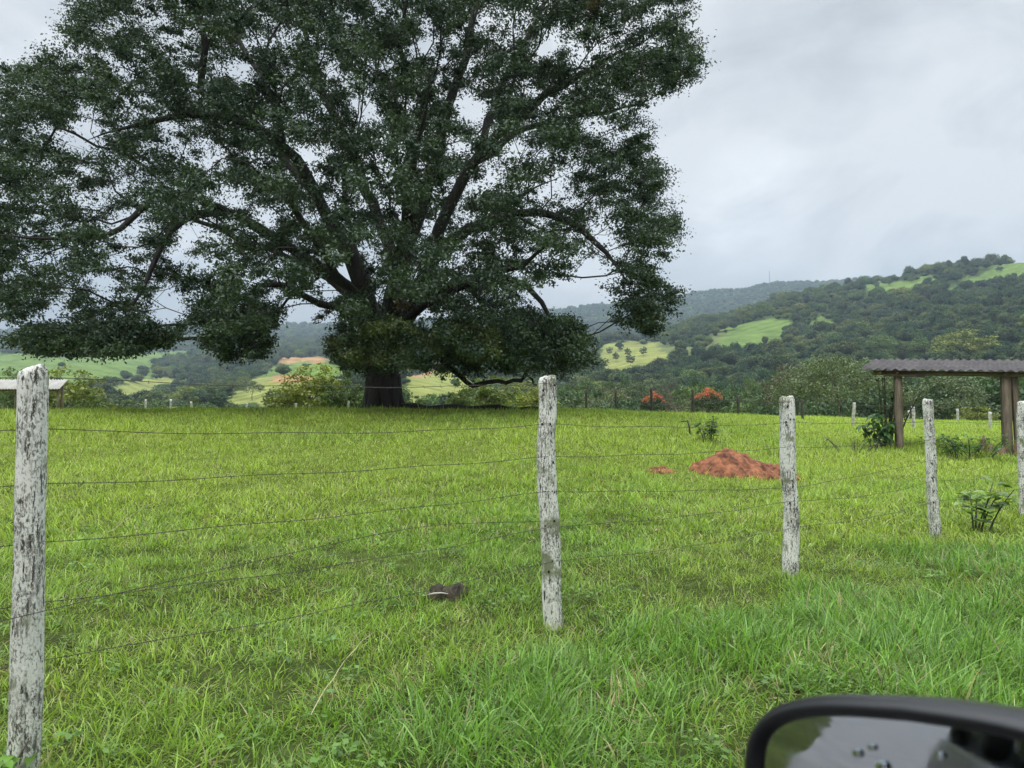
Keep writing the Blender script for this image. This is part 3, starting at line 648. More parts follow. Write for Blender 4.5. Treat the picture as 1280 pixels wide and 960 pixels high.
# ------------------------------------------------------------------ forest on the hills (stuff)
fcol = bpy.data.collections.new('forest_sources')
def forest_proto(k, w, h, n, leaf, seed, col):
    r = np.random.default_rng(seed); m = 34
    d = r.normal(size=(m, 3)); d /= np.linalg.norm(d, axis=1)[:, None]; d[:, 2] = np.abs(d[:, 2]) * 1.1 - .25
    C = d * np.array([w / 2, w / 2, h * .36]) * (.55 + .3 * r.random((m, 1))); C[:, 2] += h * .55
    V, Q, Cc = leaf_cloud(C, np.full(m, w * .17) * r.uniform(.7, 1.25, m), n // m, leaf, np.array(col) * (.7 + .6 * r.random((m, 1))), r, .75, .8, .75, .8)
    # inner mass so the crown is not see-through
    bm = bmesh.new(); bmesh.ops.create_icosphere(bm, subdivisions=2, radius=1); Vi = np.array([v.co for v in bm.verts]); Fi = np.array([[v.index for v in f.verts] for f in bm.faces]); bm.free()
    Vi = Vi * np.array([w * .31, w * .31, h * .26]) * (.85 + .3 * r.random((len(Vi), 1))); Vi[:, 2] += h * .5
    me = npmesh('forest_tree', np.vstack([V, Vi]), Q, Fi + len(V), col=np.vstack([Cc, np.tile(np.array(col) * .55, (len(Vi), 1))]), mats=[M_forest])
    ob = bpy.data.objects.new('forest_tree_%02d' % k, me); fcol.objects.link(ob)
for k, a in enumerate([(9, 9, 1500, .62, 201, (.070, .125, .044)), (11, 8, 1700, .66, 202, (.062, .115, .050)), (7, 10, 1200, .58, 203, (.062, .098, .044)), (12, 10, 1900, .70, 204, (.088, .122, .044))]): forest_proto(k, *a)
rf = np.random.default_rng(55)
def scatter(Y0, Y1, sp, umin=-1.15, umax=1.15):
    Yc = []; 
    area = (umax - umin) / 2 * (Y1 ** 2 - Y0 ** 2); n = int(area / (sp * sp)); y = np.sqrt(rf.uniform(Y0 ** 2, Y1 ** 2, n)); u = rf.uniform(umin, umax, n); return u * y, y
Xs, Ysc = [], []; S = []
for Y0, Y1, sp, sc in ((200, 420, 7.0, .85), (420, 750, 7.5, .9), (750, 1250, 9.5, 1.1), (1250, 2000, 13, 1.4), (2000, 2720, 15, 1.6)):
    x, y = scatter(Y0, Y1, sp); Xs.append(x); Ysc.append(y); S.append(np.full(len(x), sc))
X = np.concatenate(Xs); Yv = np.concatenate(Ysc); S = np.concatenate(S); Z = hgt(X, Yv)
px, py = proj(np.stack([X, Yv, Z], -1)); jx = (fbm(X / 22, Yv / 22, 41, 4) - .5) * 26; jy = (fbm(X / 22, Yv / 22, 43, 4) - .5) * 12
keep = np.ones(len(X), bool)
for k, pl in PAST.items():
    for poly in pl:
        pr = .93 if k != 'scrub' else .6
        keep &= ~(inpoly(px + jx, py + jy - 1, poly) & (rf.random(len(X)) < pr))
        # crowns standing right in front of a clearing stay below its lower edge
        if k != 'scrub': keep &= ~(inpoly(px + jx, py - 7.0 * F / Yv * .55, poly) & (rf.random(len(X)) < .9))
keep &= ~((fbm(X / 140, Yv / 140, 95, 3) < .30) & (px < 300))
keep &= ~((np.abs(px) < 330) & (px < 330) & (Yv < 330) & (rf.random(len(X)) < .5))
X, Yv, S, Z = X[keep], Yv[keep], S[keep], Z[keep]
pm = bpy.data.meshes.new('forest'); pm.vertices.add(len(X)); pm.vertices.foreach_set('co', np.stack([X, Yv, Z - .8], -1).astype(np.float32).ravel())
sv = S * rf.uniform(.5, 1.2, len(X)) * (1 + .8 * (rf.random(len(X)) < .12)) * (.75 + .5 * fbm(X / 70, Yv / 70, 99, 2)); sv = np.minimum(sv, np.where(Yv < 420, .95, np.where(Yv < 900, 1.25, 1.6))); rv = rf.uniform(0, 6.28, len(X))
a = pm.attributes.new('s', 'FLOAT_VECTOR', 'POINT'); a.data.foreach_set('vector', np.stack([sv, sv, sv * rf.uniform(.6, 1.35, len(X))], -1).astype(np.float32).ravel())
a = pm.attributes.new('r', 'FLOAT_VECTOR', 'POINT'); a.data.foreach_set('vector', np.stack([0 * rv, 0 * rv, rv], -1).astype(np.float32).ravel())
a = pm.attributes.new('k', 'INT', 'POINT'); a.data.foreach_set('value', rf.integers(0, 4, len(X)).astype(np.int32))
print('forest', len(X))
ng = bpy.data.node_groups.new('forest', 'GeometryNodeTree'); ng.interface.new_socket('Geometry', in_out='INPUT', socket_type='NodeSocketGeometry'); ng.interface.new_socket('Geometry', in_out='OUTPUT', socket_type='NodeSocketGeometry')
gi = ng.nodes.new('NodeGroupInput'); go = ng.nodes.new('NodeGroupOutput'); ip = ng.nodes.new('GeometryNodeInstanceOnPoints'); ci = ng.nodes.new('GeometryNodeCollectionInfo')
ci.inputs['Collection'].default_value = fcol; ci.inputs['Separate Children'].default_value = True; ci.inputs['Reset Children'].default_value = True
def na(nm, dt): n = ng.nodes.new('GeometryNodeInputNamedAttribute'); n.data_type = dt; n.inputs['Name'].default_value = nm; return n.outputs['Attribute']
ng.links.new(gi.outputs[0], ip.inputs['Points']); ng.links.new(ci.outputs[0], ip.inputs['Instance']); ip.inputs['Pick Instance'].default_value = True
ng.links.new(na('k', 'INT'), ip.inputs['Instance Index']); ng.links.new(na('s', 'FLOAT_VECTOR'), ip.inputs['Scale']); ng.links.new(na('r', 'FLOAT_VECTOR'), ip.inputs['Rotation'])
ng.links.new(ip.outputs[0], go.inputs[0])
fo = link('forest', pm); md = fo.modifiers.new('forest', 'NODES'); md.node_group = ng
tag(fo, 'dense dark green woodland covering the far hillsides and ridge', 'forest', kind='stuff')

# ------------------------------------------------------------------ near fence
POSTS = [  # (path in the picture, depth, diameter)
 ([(30, 985), (35, 850), (40, 740), (42, 600), (45, 460)], 2.95, .106),
 ([(692, 782), (690, 720), (686, 620), (683, 540), (684, 472)], 5.09, .124),
 ([(990, 722), (988, 650), (985, 570), (984, 497)], 6.63, .130),
 ([(1169, 676), (1167, 620), (1163, 560), (1160, 520), (1158, 500)], 8.64, .115),
 ([(1281, 655), (1280, 600), (1278, 540), (1277, 502)], 10.3, .130)]
fence = empty('barbed_wire_fence', (0.28, 5.09, 0)); tag(fence, 'near barbed wire fence on white flaking wooden posts crossing the foreground', 'fence')
FO = np.array([0.28, 5.09, 0])
post_xy = []
rp_ = np.random.default_rng(5)
def make_post(P, dia, seed, mtl):
    r = np.random.default_rng(seed); P = np.array(P); z = P[:, 2]; o = np.argsort(z); P = P[o]
    zz = np.linspace(-.25, P[-1, 2], 90); cx = np.interp(zz, P[:, 2], P[:, 0]); cy = np.full(90, P[0, 1]); cx = np.convolve(np.pad(cx, 6, 'edge'), np.ones(13) / 13, 'valid') + .040 * (fbm(zz * 1.9 + seed * 3, zz * 0 + seed, 7, 3) - .5)
    k = 44; an = np.arange(k) / k * 2 * np.pi
    ZZ, AA = np.meshgrid(zz, an, indexing='ij')
    rad = dia / 2 * (1 + .05 * np.sin(2 * AA + seed) + .04 * np.sin(3 * AA + seed * 2 + ZZ * .8))
    rad = rad * (1 + .26 * (fbm(ZZ * 3.0 + seed * 5, np.cos(AA) * .8 + np.sin(AA) * .6 + 5, seed, 3) - .5)) 
    rad = rad - .005 * (vnoise(AA * 9 + seed, ZZ * 1.3 + 9, seed + 3) > .72) - .003 * vnoise(AA * 16, ZZ * 5, seed + 5)
    rad = rad * (1.0 + .05 * (1 - ZZ / zz[-1]))
    tp = np.clip((ZZ - (zz[-1] - .035)) / .035, 0, 1); rad = rad * (1 - .13 * tp ** 2) * (1 + .07 * tp * (vnoise(AA * 3 + seed, ZZ * 0 + seed, 5) - .5))
    top_z = (.006 * np.sin(AA + seed) + .030 * (vnoise(AA * 2, AA * 0 + seed, 4) - .5)) * np.clip((ZZ - zz[-1] + .1) / .1, 0, 1)
    V = np.stack([cx[:, None] + rad * np.cos(AA), cy[:, None] + rad * np.sin(AA), ZZ + top_z], -1)
    mb = MB(); i = np.arange(89)[:, None] * k; j = np.arange(k)[None]; j2 = (j + 1) % k
    Vf = V.reshape(-1, 3); Qf = np.stack([i + j, i + j2, i + k + j2, i + k + j], -1).reshape(-1, 4)
    cap = np.array([cx[-1], cy[-1], zz[-1] + .008]); ring = (V[-1] - cap) * .5 + cap; ring[:, 2] += .004
    n0 = len(Vf); Vf = np.vstack([Vf, ring, cap]); 
    Qc = [[(89 * k) + q, (89 * k) + (q + 1) % k, n0 + (q + 1) % k, n0 + q] for q in range(k)]; Tc = [[n0 + k, n0 + q, n0 + (q + 1) % k] for q in range(k)]
    mb.add(Vf, np.vstack([Qf, Qc]), Tc)
    def spot(z, a, rr, depth, m):
        q = int(np.argmin(abs(zz - z))); c = np.array([cx[q], cy[q], z]); n_ = np.array([math.cos(a), math.sin(a), 0]); ai = int(a / (2 * np.pi) * k) % k
        R0 = np.linalg.norm(V[q, ai, :2] - c[:2]); t_ = np.array([-n_[1], n_[0], 0]); cen = c + n_ * (R0 + .0015)
        ring = [cen + t_ * math.cos(w) * rr * r.uniform(.7, 1.1) + np.array([0, 0, 1]) * math.sin(w) * rr * r.uniform(.8, 1.3) - n_ * (rr * rr / dia) for w in np.arange(8) / 8 * 6.283]
        mb.add(ring + [cen + n_ * depth], None, [[w, (w + 1) % 8, 8] for w in range(8)], m)
    return mb, spot, zz, cx
WZ = [1.60, 1.355, 1.135, .905, .67, .44]
front = []
for k, (pp, d, dia) in enumerate(POSTS):
    P = [at(a, b, d) for a, b in pp]; mb, spot, zz, cx = make_post(P, dia, k + 1, None)
    rs = random.Random(k)
    for wz in WZ:                      # staple holes beside each strand
        for a in (-2.1 + rs.uniform(-.2, .2), -1.05 + rs.uniform(-.2, .2)):
            if k > 0 and rs.random() < .85: spot(min(wz, zz[-1] - .05) + rs.uniform(-.04, .05), a % 6.283, rs.uniform(.006, .011), .001, 1)
    for q in range(0 if k == 0 else 9): spot(rs.uniform(.2, zz[-1] - .1), (-1.57 + rs.uniform(-1.2, 1.2)) % 6.283, rs.uniform(.004, .011), .001, 1)
    me = mb.mesh('fence_post', [M_post[k], M_hole], True); me.transform(Matrix.Translation(-Vector(FO)))
    po = link('fence_post', me, fence)
    po['label'] = ['thick white lichen covered post at the left edge', 'white post with green lichen blotches in the middle', 'white post right of the red dirt heap', 'curved white post with a cracked rounded top', 'white post cut by the right edge'][k]
    # lichen crusts
    if False:
        for (lx, ly, lr) in ([(40, 785, .030), (36, 820, .027)] if k == 0 else [(693, 753, .014)]):
            c = at(lx, ly, d - dia / 2); mb2 = MB(); r = np.random.default_rng(lx); nn = 26; rings = []; 
            ctr = P[0][0] * 0 + np.interp(c[2], zz, cx)
            V2 = []; T2 = []
            for q in range(4):
                for w in range(nn):
                    a_ = w / nn * 6.283; rr_ = lr * (q / 3) * (.75 + .5 * vnoise(np.array([math.cos(a_) * 2 + lx]), np.array([math.sin(a_) * 2 + 9.]), 3)[0]) 
                    X_ = c[0] + math.cos(a_) * rr_; dxx = (X_ - ctr); yy_ = d - math.sqrt(max(0, (dia / 2 * 1.01) ** 2 - dxx ** 2)) if abs(dxx) < dia / 2 else d
                    V2.append((X_, yy_ + .002 - .0040 * (1 - (q / 3) ** 4) + .004 * (q == 3) - .0015 * r.random(), c[2] + math.sin(a_) * rr_ * 1.05))
            Qq = [[q * nn + w, q * nn + (w + 1) % nn, (q + 1) * nn + (w + 1) % nn, (q + 1) * nn + w] for q in range(3) for w in range(nn)]
            mb2.add(np.array(V2) - FO, Qq); l_ = mb2.build('lichen_patch', M_lichen, po, True)
    post_xy.append((np.interp(.9, zz, cx), d, dia, zz[-1], zz, cx))
# strands: from a post off the left edge to one off the right edge
dirv = np.array([post_xy[1][0] - post_xy[0][0], post_xy[1][1] - post_xy[0][1]])
ends = [(post_xy[0][0] - 2.35, post_xy[0][1] - 1.85)], [(post_xy[4][0] + 2.3, post_xy[4][1] + 1.75)]
names_w = ['topmost strand level with the post tops', 'second strand from the top', 'third strand from the top', 'fourth strand from the top', 'fifth strand, second from the ground', 'lowest strand near the grass']
for w, z0 in enumerate(WZ):
    mb = MB(); pts = []; nodes = [(ends[0][0][0], ends[0][0][1], z0)]
    for k, (x, y, dia, zt, zz, cx) in enumerate(post_xy):
        z = min(z0, zt - .045) if w else zt - (.04 if k else .035)
        if w == 3 and k == 2: z = .78
        nodes.append((np.interp(z, zz, cx) + .0, y + (dia / 2 * 1.03 if k == 0 else -dia / 2 * 1.03), z))
    nodes.append((ends[1][0][0], ends[1][0][1], z0 - .05))
    for q in range(len(nodes) - 1):
        a_, b_ = np.array(nodes[q]), np.array(nodes[q + 1]); sag = rs.uniform(.01, .035) + .02 * (w > 3)
        for t in np.linspace(0, 1, 26)[:-1]:
            p_ = a_ + (b_ - a_) * t; p_[2] -= sag * 4 * t * (1 - t); p_[2] += .004 * math.sin(t * 19 + w); pts.append(p_)
    pts.append(np.array(nodes[-1])); pts = np.array(pts) - FO
    mb.tube(pts, .0018, 5)
    L_ = np.concatenate([[0], np.cumsum(np.linalg.norm(np.diff(pts, axis=0), axis=1))])
    for s_ in np.arange(.05, L_[-1], .125):          # barbs
        c = np.array([np.interp(s_, L_, pts[:, a]) for a in range(3)]); v = rp_.normal(size=3); v /= np.linalg.norm(v); v2 = rp_.normal(size=3); v2 /= np.linalg.norm(v2)
        mb.tube([c - v * .013, c, c + v * .013], [.0007, .0018, .0007], 3); mb.tube([c - v2 * .012, c + v2 * .012], [.0010, .0010], 3)
    o = mb.build('barbed_wire', M_wire, fence, False); o['label'] = names_w[w]
# slack broken strand hanging across the first span
P = [at(-60, 790, 2.6), at(20, 772, 2.86), at(62, 762, 2.88), at(230, 722, 3.45), at(340, 697, 3.75), at(470, 668, 4.2), at(560, 655, 4.6), at(676, 652, 5.0)]
mb = MB(); mb.tube(np.vstack([P[0], dens(P[0], np.array(P[1:]))]) - FO, .0019, 5); o = mb.build('barbed_wire', M_wire, fence); o['label'] = 'loose slack strand crossing the front of the left post'

# ------------------------------------------------------------------ far fences
M_darkpost = simple('weathered_grey_wood', (.055, .048, .040), .9, .35, 6)
M_whitepost = simple('old_whitewash', (.42, .42, .38), .9, .45, 8)
def far_fence(name, label, plist, mtl, wires, wm=M_wire):
    pts = []
    for px, Y, top in plist:
        x = at(px, 500, Y)[0]; z = hgt1(x, Y); pts.append((x, Y, z, at(px, top, Y)[2]))
    e = empty(name, (pts[0][0], pts[0][1], pts[0][2])); tag(e, label, 'fence'); O = np.array(pts[0][:3])
    for k, (x, y, z, zt) in enumerate(pts):
        mb = MB(); r = np.random.default_rng(k + 3); n = 7; t = np.linspace(0, 1, n)[:, None]; l_ = r.normal(size=2) * .03
        P = np.array([x, y, z - .3]) * (1 - t) + np.array([x + l_[0], y + l_[1], zt]) * t; P[:, :2] += r.normal(size=(n, 2)) * .008
        mb.tube(P - O, .062 + .012 * r.random() + r.normal(size=n) * .004, 8); mb.build('fence_post', mtl, e, True)
    for f in wires:
        mb = MB(); P = []
        for k in range(len(pts) - 1):
            for t in np.linspace(0, 1, 6)[:-1]:
                a_, b_ = np.array(pts[k]), np.array(pts[k + 1]); q = a_ + (b_ - a_) * t; P.append((q[0], q[1] - .07, q[2] + (q[3] - q[2]) * f - .03 * 4 * t * (1 - t)))
        P.append((pts[-1][0], pts[-1][1] - .07, pts[-1][2] + (pts[-1][3] - pts[-1][2]) * f)); mb.tube(np.array(P) - O, .005, 3); mb.build('fence_wire', wm, e)
far_fence('wire_fence', 'dark post and wire fence along the far edge of the field', [(690, 47, 487), (733, 46, 487), (770, 44.5, 488), (814, 40, 485), (866, 37.5, 487), (923, 37, 495), (1003, 38, 499)], M_darkpost, (.93, .65, .4))
far_fence('wire_fence', 'whitish post fence behind the open shelter on the right', [(1065, 32.5, 503), (1142, 33, 508), (1237, 33, 515), (1330, 33, 518)], M_whitepost, (.9, .6, .3))
far_fence('wire_fence', 'farther row of thin pale posts seen past the shelter pillars', [(1134, 47, 513), (1197, 46, 511), (1275, 44, 514), (1340, 43, 514)], M_whitepost, (.9, .5))
far_fence('wire_fence', 'pale short posts along the crest left of the trunk', [(182, 49, 499), (214, 48, 499), (240, 48, 502), (308, 48, 503), (370, 46, 504), (388, 46, 506), (436, 45, 502)], M_whitepost, (.85,))

# ------------------------------------------------------------------ open shelter on the right
ev = np.array([.873, -.488, 0]); bv = np.array([.540, .842, 0]); Fc = np.array([10.72, 22.4, 0.0])
def zf(t): return 2.70 - .045 * t         # eave height along the front
M_roof = simple('brown_fibre_roof', (.050, .041, .040), .8, .55, 2.2, bump=.3, stretch=(1, 1, 1))
M_beam = simple('old_timber_beam', (.15, .11, .075), .85, .3, 5, stretch=(1, 1, 6))
M_pillar = simple('grey_brown_timber', (.17, .135, .10), .9, .35, 4, stretch=(4, 4, .5), bump=.5)
sh = empty('open_shelter', tuple(Fc + ev * 2)); SO = Fc + ev * 2; tag(sh, 'open sided shelter with corrugated brown roof on timber pillars at right', 'shelter')
mb = MB(); nu = 340; nvv = 14; Lr = 7.6; Dr = 3.3
us = np.linspace(-.15, Lr, nu); vs = np.linspace(-.30, Dr, nvv)
UU, VV = np.meshgrid(us, vs); wave = .027 * np.sin(UU * 2 * np.pi / .235); lap = .012 * ((VV - .1) % 1.6 < .8)
base = Fc[None, None] + UU[..., None] * ev + VV[..., None] * bv; zt = zf(UU) + .10 + (VV + .30) * .150 + wave + lap
ang = 0; top = np.stack([base[..., 0], base[..., 1], zt], -1); bot = top.copy(); bot[..., 2] -= .014
A = top.reshape(-1, 3); Bq = bot.reshape(-1, 3); i = np.arange(nvv - 1)[:, None] * nu; j = np.arange(nu - 1)[None]
Qt = np.stack([i + j, i + j + 1, i + nu + j + 1, i + nu + j], -1).reshape(-1, 4); n0 = len(A)
Qs = [Qt, Qt[:, ::-1] + n0]; q = np.arange(nu - 1); Qs.append(np.stack([q, q + n0, q + 1 + n0, q + 1], -1)); e_ = (nvv - 1) * nu; Qs.append(np.stack([e_ + q, e_ + q + 1, e_ + q + 1 + n0, e_ + q + n0], -1))
q = np.arange(nvv - 1) * nu; Qs.append(np.stack([q, q + nu, q + nu + n0, q + n0], -1)); q = q + nu - 1; Qs.append(np.stack([q, q + n0, q + nu + n0, q + nu], -1))
mb.add(np.vstack([A, Bq]) - SO, np.vstack(Qs)); mb.build('roof', M_roof, sh, True)
def bar(mb, a_, b_, w, h_):
    a_, b_ = np.array(a_, float), np.array(b_, float); d = b_ - a_; Ln = np.linalg.norm(d); d = d / Ln; z = np.array([0, 0, 1.]) if abs(d[2]) < .9 else np.array([1., 0, 0])
    s = np.cross(d, z); s /= np.linalg.norm(s); u_ = np.cross(s, d); n = 6; V = []
    for t in np.linspace(0, 1, n):
        c = a_ + (b_ - a_) * t
        for sx, sy in ((-1, -1), (1, -1), (1, 1), (-1, 1)): V.append(c + s * sx * w / 2 * random.uniform(.94, 1.04) + u_ * sy * h_ / 2 * random.uniform(.94, 1.04))
    Qb = [[k * 4 + q, k * 4 + (q + 1) % 4, k * 4 + 4 + (q + 1) % 4, k * 4 + 4 + q] for k in range(n - 1) for q in range(4)] + [[3, 2, 1, 0], [(n - 1) * 4 + q for q in range(4)]]
    mb.add(V, Qb)
def S3(t, v, z): p_ = Fc + ev * t + bv * v; return np.array([p_[0], p_[1], z]) - SO
for v in (0.0, 3.0):
    mb = MB(); dz = v * .150; bar(mb, S3(.15, v, zf(.15) + dz + .02), S3(7.4, v, zf(7.4) + dz + .02), .12, .13); mb.build('beam', M_beam, sh)
mb = MB(); bar(mb, S3(.45, -.10, zf(.45) - .055), S3(1.5, -.10, zf(1.5) - .055), .10, .07); mb.build('beam', M_beam, sh)
for t in (.35, .8, 3.46, 6.4, 7.3):
    mb = MB(); bar(mb, S3(t, -.22, zf(t) - .0), S3(t, 3.2, zf(t) + 3.42 * .150), .07, .09); mb.build('rafter', M_beam, sh)
for t, wd in ((.8, .18), (3.46, .20), (6.3, .22)):
    for v in ((0.0, 3.0) if t != 3.46 else (0.0,)):
        tt = t - v * (.10 if t < 2 else .02); g_ = Fc + ev * tt + bv * v; mb = MB(); zb = hgt1(g_[0], g_[1]); bar(mb, S3(tt, v, zb - .3), S3(tt, v, zf(tt) + v * .150 - .04), wd, wd * .95); mb.build('pillar', M_pillar, sh)
    if t == 3.46:
        g_ = Fc + ev * (t + .26) + bv * .05; mb = MB(); bar(mb, S3(t + .27, .1, hgt1(g_[0], g_[1]) - .3), S3(t + .2, .08, zf(t) - .03), .12, .14); mb.build('pillar', M_pillar, sh)
# broken boards at the foot of the right pillar
M_board = simple('reddish_old_boards', (.17, .10, .07), .9, .35, 5, stretch=(4, 4, .6))
bo = Fc + ev * 3.3 - bv * .25; bz = hgt1(bo[0], bo[1]); bb = empty('broken_boards', (bo[0], bo[1], bz)); tag(bb, 'broken reddish boards stuck upright at the foot of the right shelter pillar', 'boards')
for k, (t, h_, w_) in enumerate([(-.42, .52, .16), (-.24, .30, .12), (.02, .26, .2), (.36, .40, .10), (.52, .62, .14), (.72, .45, .16), (.95, .6, .15)]):
    p_ = ev * t + bv * random.uniform(-.06, .06); mb = MB(); V = []
    for zz_, ww in ((-.2, 1), (h_ * .7, 1), (h_, .35 + .4 * (k % 2))):
        for sx in (-1, 1):
            for sy in (-1, 1): V.append(p_ + ev * sx * w_ / 2 * ww + bv * sy * .02 + np.array([0, 0, zz_ + .06 * sx * (zz_ == h_)]))
    mb.add(V, [[a_ + q for q in f] for a_ in (0, 4) for f in ([0, 2, 6, 4][::-1], [1, 3, 7, 5], [0, 1, 5, 4], [2, 3, 7, 6][::-1])] + [[8, 9, 11, 10]]); mb.build('board', M_board, bb)

# ------------------------------------------------------------------ white roofed shed, far left
x1 = at(79, 480, 50)[0]; x0 = x1 - 10; e = empty('white_roof_shed', (x1, 50, hgt1(x1, 50))); tag(e, 'low open shed with a white corrugated roof behind the left post', 'shed'); SO2 = np.array(e.location)
ztop = at(79, 474.5, 50.5)[2]; zbot = at(79, 486, 49.6)[2]; mb = MB(); us = np.linspace(0, 1, 260); V = []
for yv, zv in ((49.6, zbot), (50.5, ztop)):
    for k, u in enumerate(us): V.append((x0 + (x1 - x0) * u, yv, zv + .03 * math.sin(k * 1.25)))
for yv, zv in ((49.6, zbot), (50.5, ztop)):
    for k, u in enumerate(us): V.append((x0 + (x1 - x0) * u, yv, zv + .03 * math.sin(k * 1.25) - .03))
n = 260; q = np.arange(n - 1); mb.add(np.array(V) - SO2, np.vstack([np.stack([q, q + 1, q + n + 1, q + n], -1), np.stack([q + 2 * n, q + 3 * n, q + 3 * n + 1, q + 2 * n + 1], -1), np.stack([q, q + 2 * n, q + 2 * n + 1, q + 1], -1), [[n - 1, 3 * n - 1, 4 * n - 1, 2 * n - 1]]]))
mb.build('roof', simple('chalky_white_roof', (.40, .385, .36), .8, .12, 2), e)
for px_, Yp in ((73, 50), (78, 50.4), (20, 50), (-40, 50)):
    x = at(px_, 490, Yp)[0]; zb = hgt1(x, Yp); mb = MB(); mb.tube(np.array([(x, Yp, zb - .3), (x, Yp, zb + 1), (x, Yp, zbot + (Yp - 49.6) * .3)]) - SO2, .08, 7); mb.build('post', M_pillar, e, True)
for Yp, zz_ in ((49.9, zbot - .02), (50.4, ztop - .12)):
    mb = MB(); mb.box(np.array([(x0 + x1) / 2, Yp, zz_ - .08]) - SO2, (9.8, .1, .12)); mb.build('beam', M_beam, e)
# ------------------------------------------------------------------ mast on the ridge
g_ = ground_px(962, 362) 
if g_ is not None:
    e = empty('radio_mast', tuple(g_)); tag(e, 'thin lattice radio mast on the far ridge above the woods', 'mast'); Hm = 24 * g_[1] / F; mb = MB(); wb = 2.2
    for a_ in range(3):
        c, s = math.cos(a_ * 2.094), math.sin(a_ * 2.094); mb.tube([(c * wb, s * wb, -2), (c * .5, s * .5, Hm)], .28, 5)
        for q in range(12):
            f0, f1 = q / 12, (q + 1) / 12; c2, s2 = math.cos((a_ + 1) * 2.094), math.sin((a_ + 1) * 2.094); w0 = wb + (.5 - wb) * f0; w1 = wb + (.5 - wb) * f1
            mb.tube([(c * w0, s * w0, Hm * f0), (c2 * w1, s2 * w1, Hm * f1)], .14, 4)
    mb.build('lattice_tower', simple('galvanised_steel', (.22, .23, .24), .5, .1, metal=.3), e)

# ------------------------------------------------------------------ red earth heap
def heap(name, label, cx, cy, w, d, h_, seed, peak=-.2, mtl=None):
    n, m = 110, 70; a = np.linspace(-1, 1, n); b = np.linspace(-1, 1, m); A, B = np.meshgrid(a, b); X = cx + A * w / 2; Yy = cy + B * d / 2
    q = np.sqrt((A - peak * (1 - np.abs(A))) ** 2 + B ** 2); q = q + (fbm(X * 2.6 + 3, Yy * 2.6, seed + 7, 3) - .5) * .55; prof = np.clip(1 - q, 0, 1); prof = prof * (1.45 - .45 * prof) / 1.0
    rr = .55 + .5 * fbm(X * 2.2 + seed, Yy * 2.2, seed, 3); z = prof * h_ * (.75 + .55 * rr * .9) + (fbm(X * 9, Yy * 9, seed + 2, 3) - .5) * .10 * (prof > .02) * np.clip(prof * 6, 0, 1)
    z += (vnoise(X * 6, Yy * 6, seed + 11) > .7) * .035 * np.clip(prof * 4, 0, 1)
    z += -.05 + .04 * np.clip(prof * 20, 0, 1) + (fbm(X * 26, Yy * 26, seed + 5, 2) - .5) * .035 * np.clip(prof * 6, 0, 1)
    V = np.stack([X - cx, Yy - cy, hgt(X, Yy) + z - hgt1(cx, cy)], -1).reshape(-1, 3); i = np.arange(m - 1)[:, None] * n; j = np.arange(n - 1)[None]
    o = link(name, npmesh(name, V, np.stack([i + j, i + j + 1, i + n + j + 1, i + n + j], -1).reshape(-1, 4), mats=[mtl], smooth=True), loc=(cx, cy, hgt1(cx, cy))); return tag(o, label, 'dirt heap')
M_red = simple('red_earth', (.135, .044, .020), .95, .5, 7, bump=1, c2=(.31, .120, .055))
heap('earth_heap', 'heap of loose red earth in the grass left of the third fence post', MOUND[0] + .10, MOUND[1], 2.25, 1.5, .43, 4, -.28, M_red)
heap('earth_patch', 'small bare patch of red earth left of the big red heap', MOUND[0] - 1.72, 14.7, .62, .7, .045, 8, 0, M_red)

# ------------------------------------------------------------------ small plants
M_plant = leafmat('plant_leaves', .35, .4, .5)
def plant(name, label, x, y, stems, h_, lean, leaf, nl, col, seed, cat='plant', asp=.4, spread=.2, droop=.5, leafy_from=.3):
    r = np.random.default_rng(seed); z = hgt1(x, y); e = empty(name, (x, y, z)); tag(e, label, cat); mb = MB(); LV = []; LC = []
    for s in range(stems):
        a = r.random() * 6.28; b = np.array([math.cos(a), math.sin(a), 0]) * spread * r.random(); ln = h_ * r.uniform(.65, 1); t = np.linspace(0, 1, 7)[:, None]
        P = b + np.array([math.cos(a), math.sin(a), 0]) * lean * t ** 1.5 * r.uniform(.4, 1) + np.array([0, 0, ln]) * t - np.array([0, 0, .05]); mb.tube(P, np.linspace(.012, .004, 7) * (h_ + .4), 5)
        for q in range(nl):
            f = r.uniform(leafy_from, 1); c = np.array([np.interp(f, t[:, 0], P[:, k]) for k in range(3)]); az = r.random() * 6.28; dr = np.array([math.cos(az), math.sin(az), r.uniform(.1, .8)]); dr /= np.linalg.norm(dr)
            sd = np.cross(dr, [0, 0, 1]); sd /= np.linalg.norm(sd); L_ = leaf * r.uniform(.6, 1.1); W = L_ * asp; pts = []
            for g, wv in ((.12, .1), (.4, 1), (.72, .8), (1, .05)):
                m_ = c + dr * L_ * g - np.array([0, 0, 1]) * droop * L_ * g * g; pts += [m_ - sd * W * wv / 2 + np.array([0, 0, .12 * W * wv]), m_, m_ + sd * W * wv / 2 + np.array([0, 0, .12 * W * wv])]
            LV.append(pts); cc = np.array(col) * r.uniform(.65, 1.35); LC += [cc] * 12
    mb.build('stem', M_bark2, e, True)
    LVa = np.array(LV).reshape(-1, 3); n = len(LV); b0 = (np.arange(n) * 12)[:, None, None]; qq = np.array([[3 * g + k, 3 * g + k + 1, 3 * g + k + 4, 3 * g + k + 3] for g in range(3) for k in range(2)])
    link('leaves', npmesh('leaves', LVa, (b0 + qq).reshape(-1, 4), col=np.array(LC), mats=[M_plant], smooth=True), e); return e
pl = lambda px, Y: (at(px, 500, Y)[0], Y)
plant('sapling', 'young leafy sapling in the grass above the red earth heap', *pl(888, 21), 7, .85, .22, .26, 16, (.06, .12, .035), 1, 'sapling')
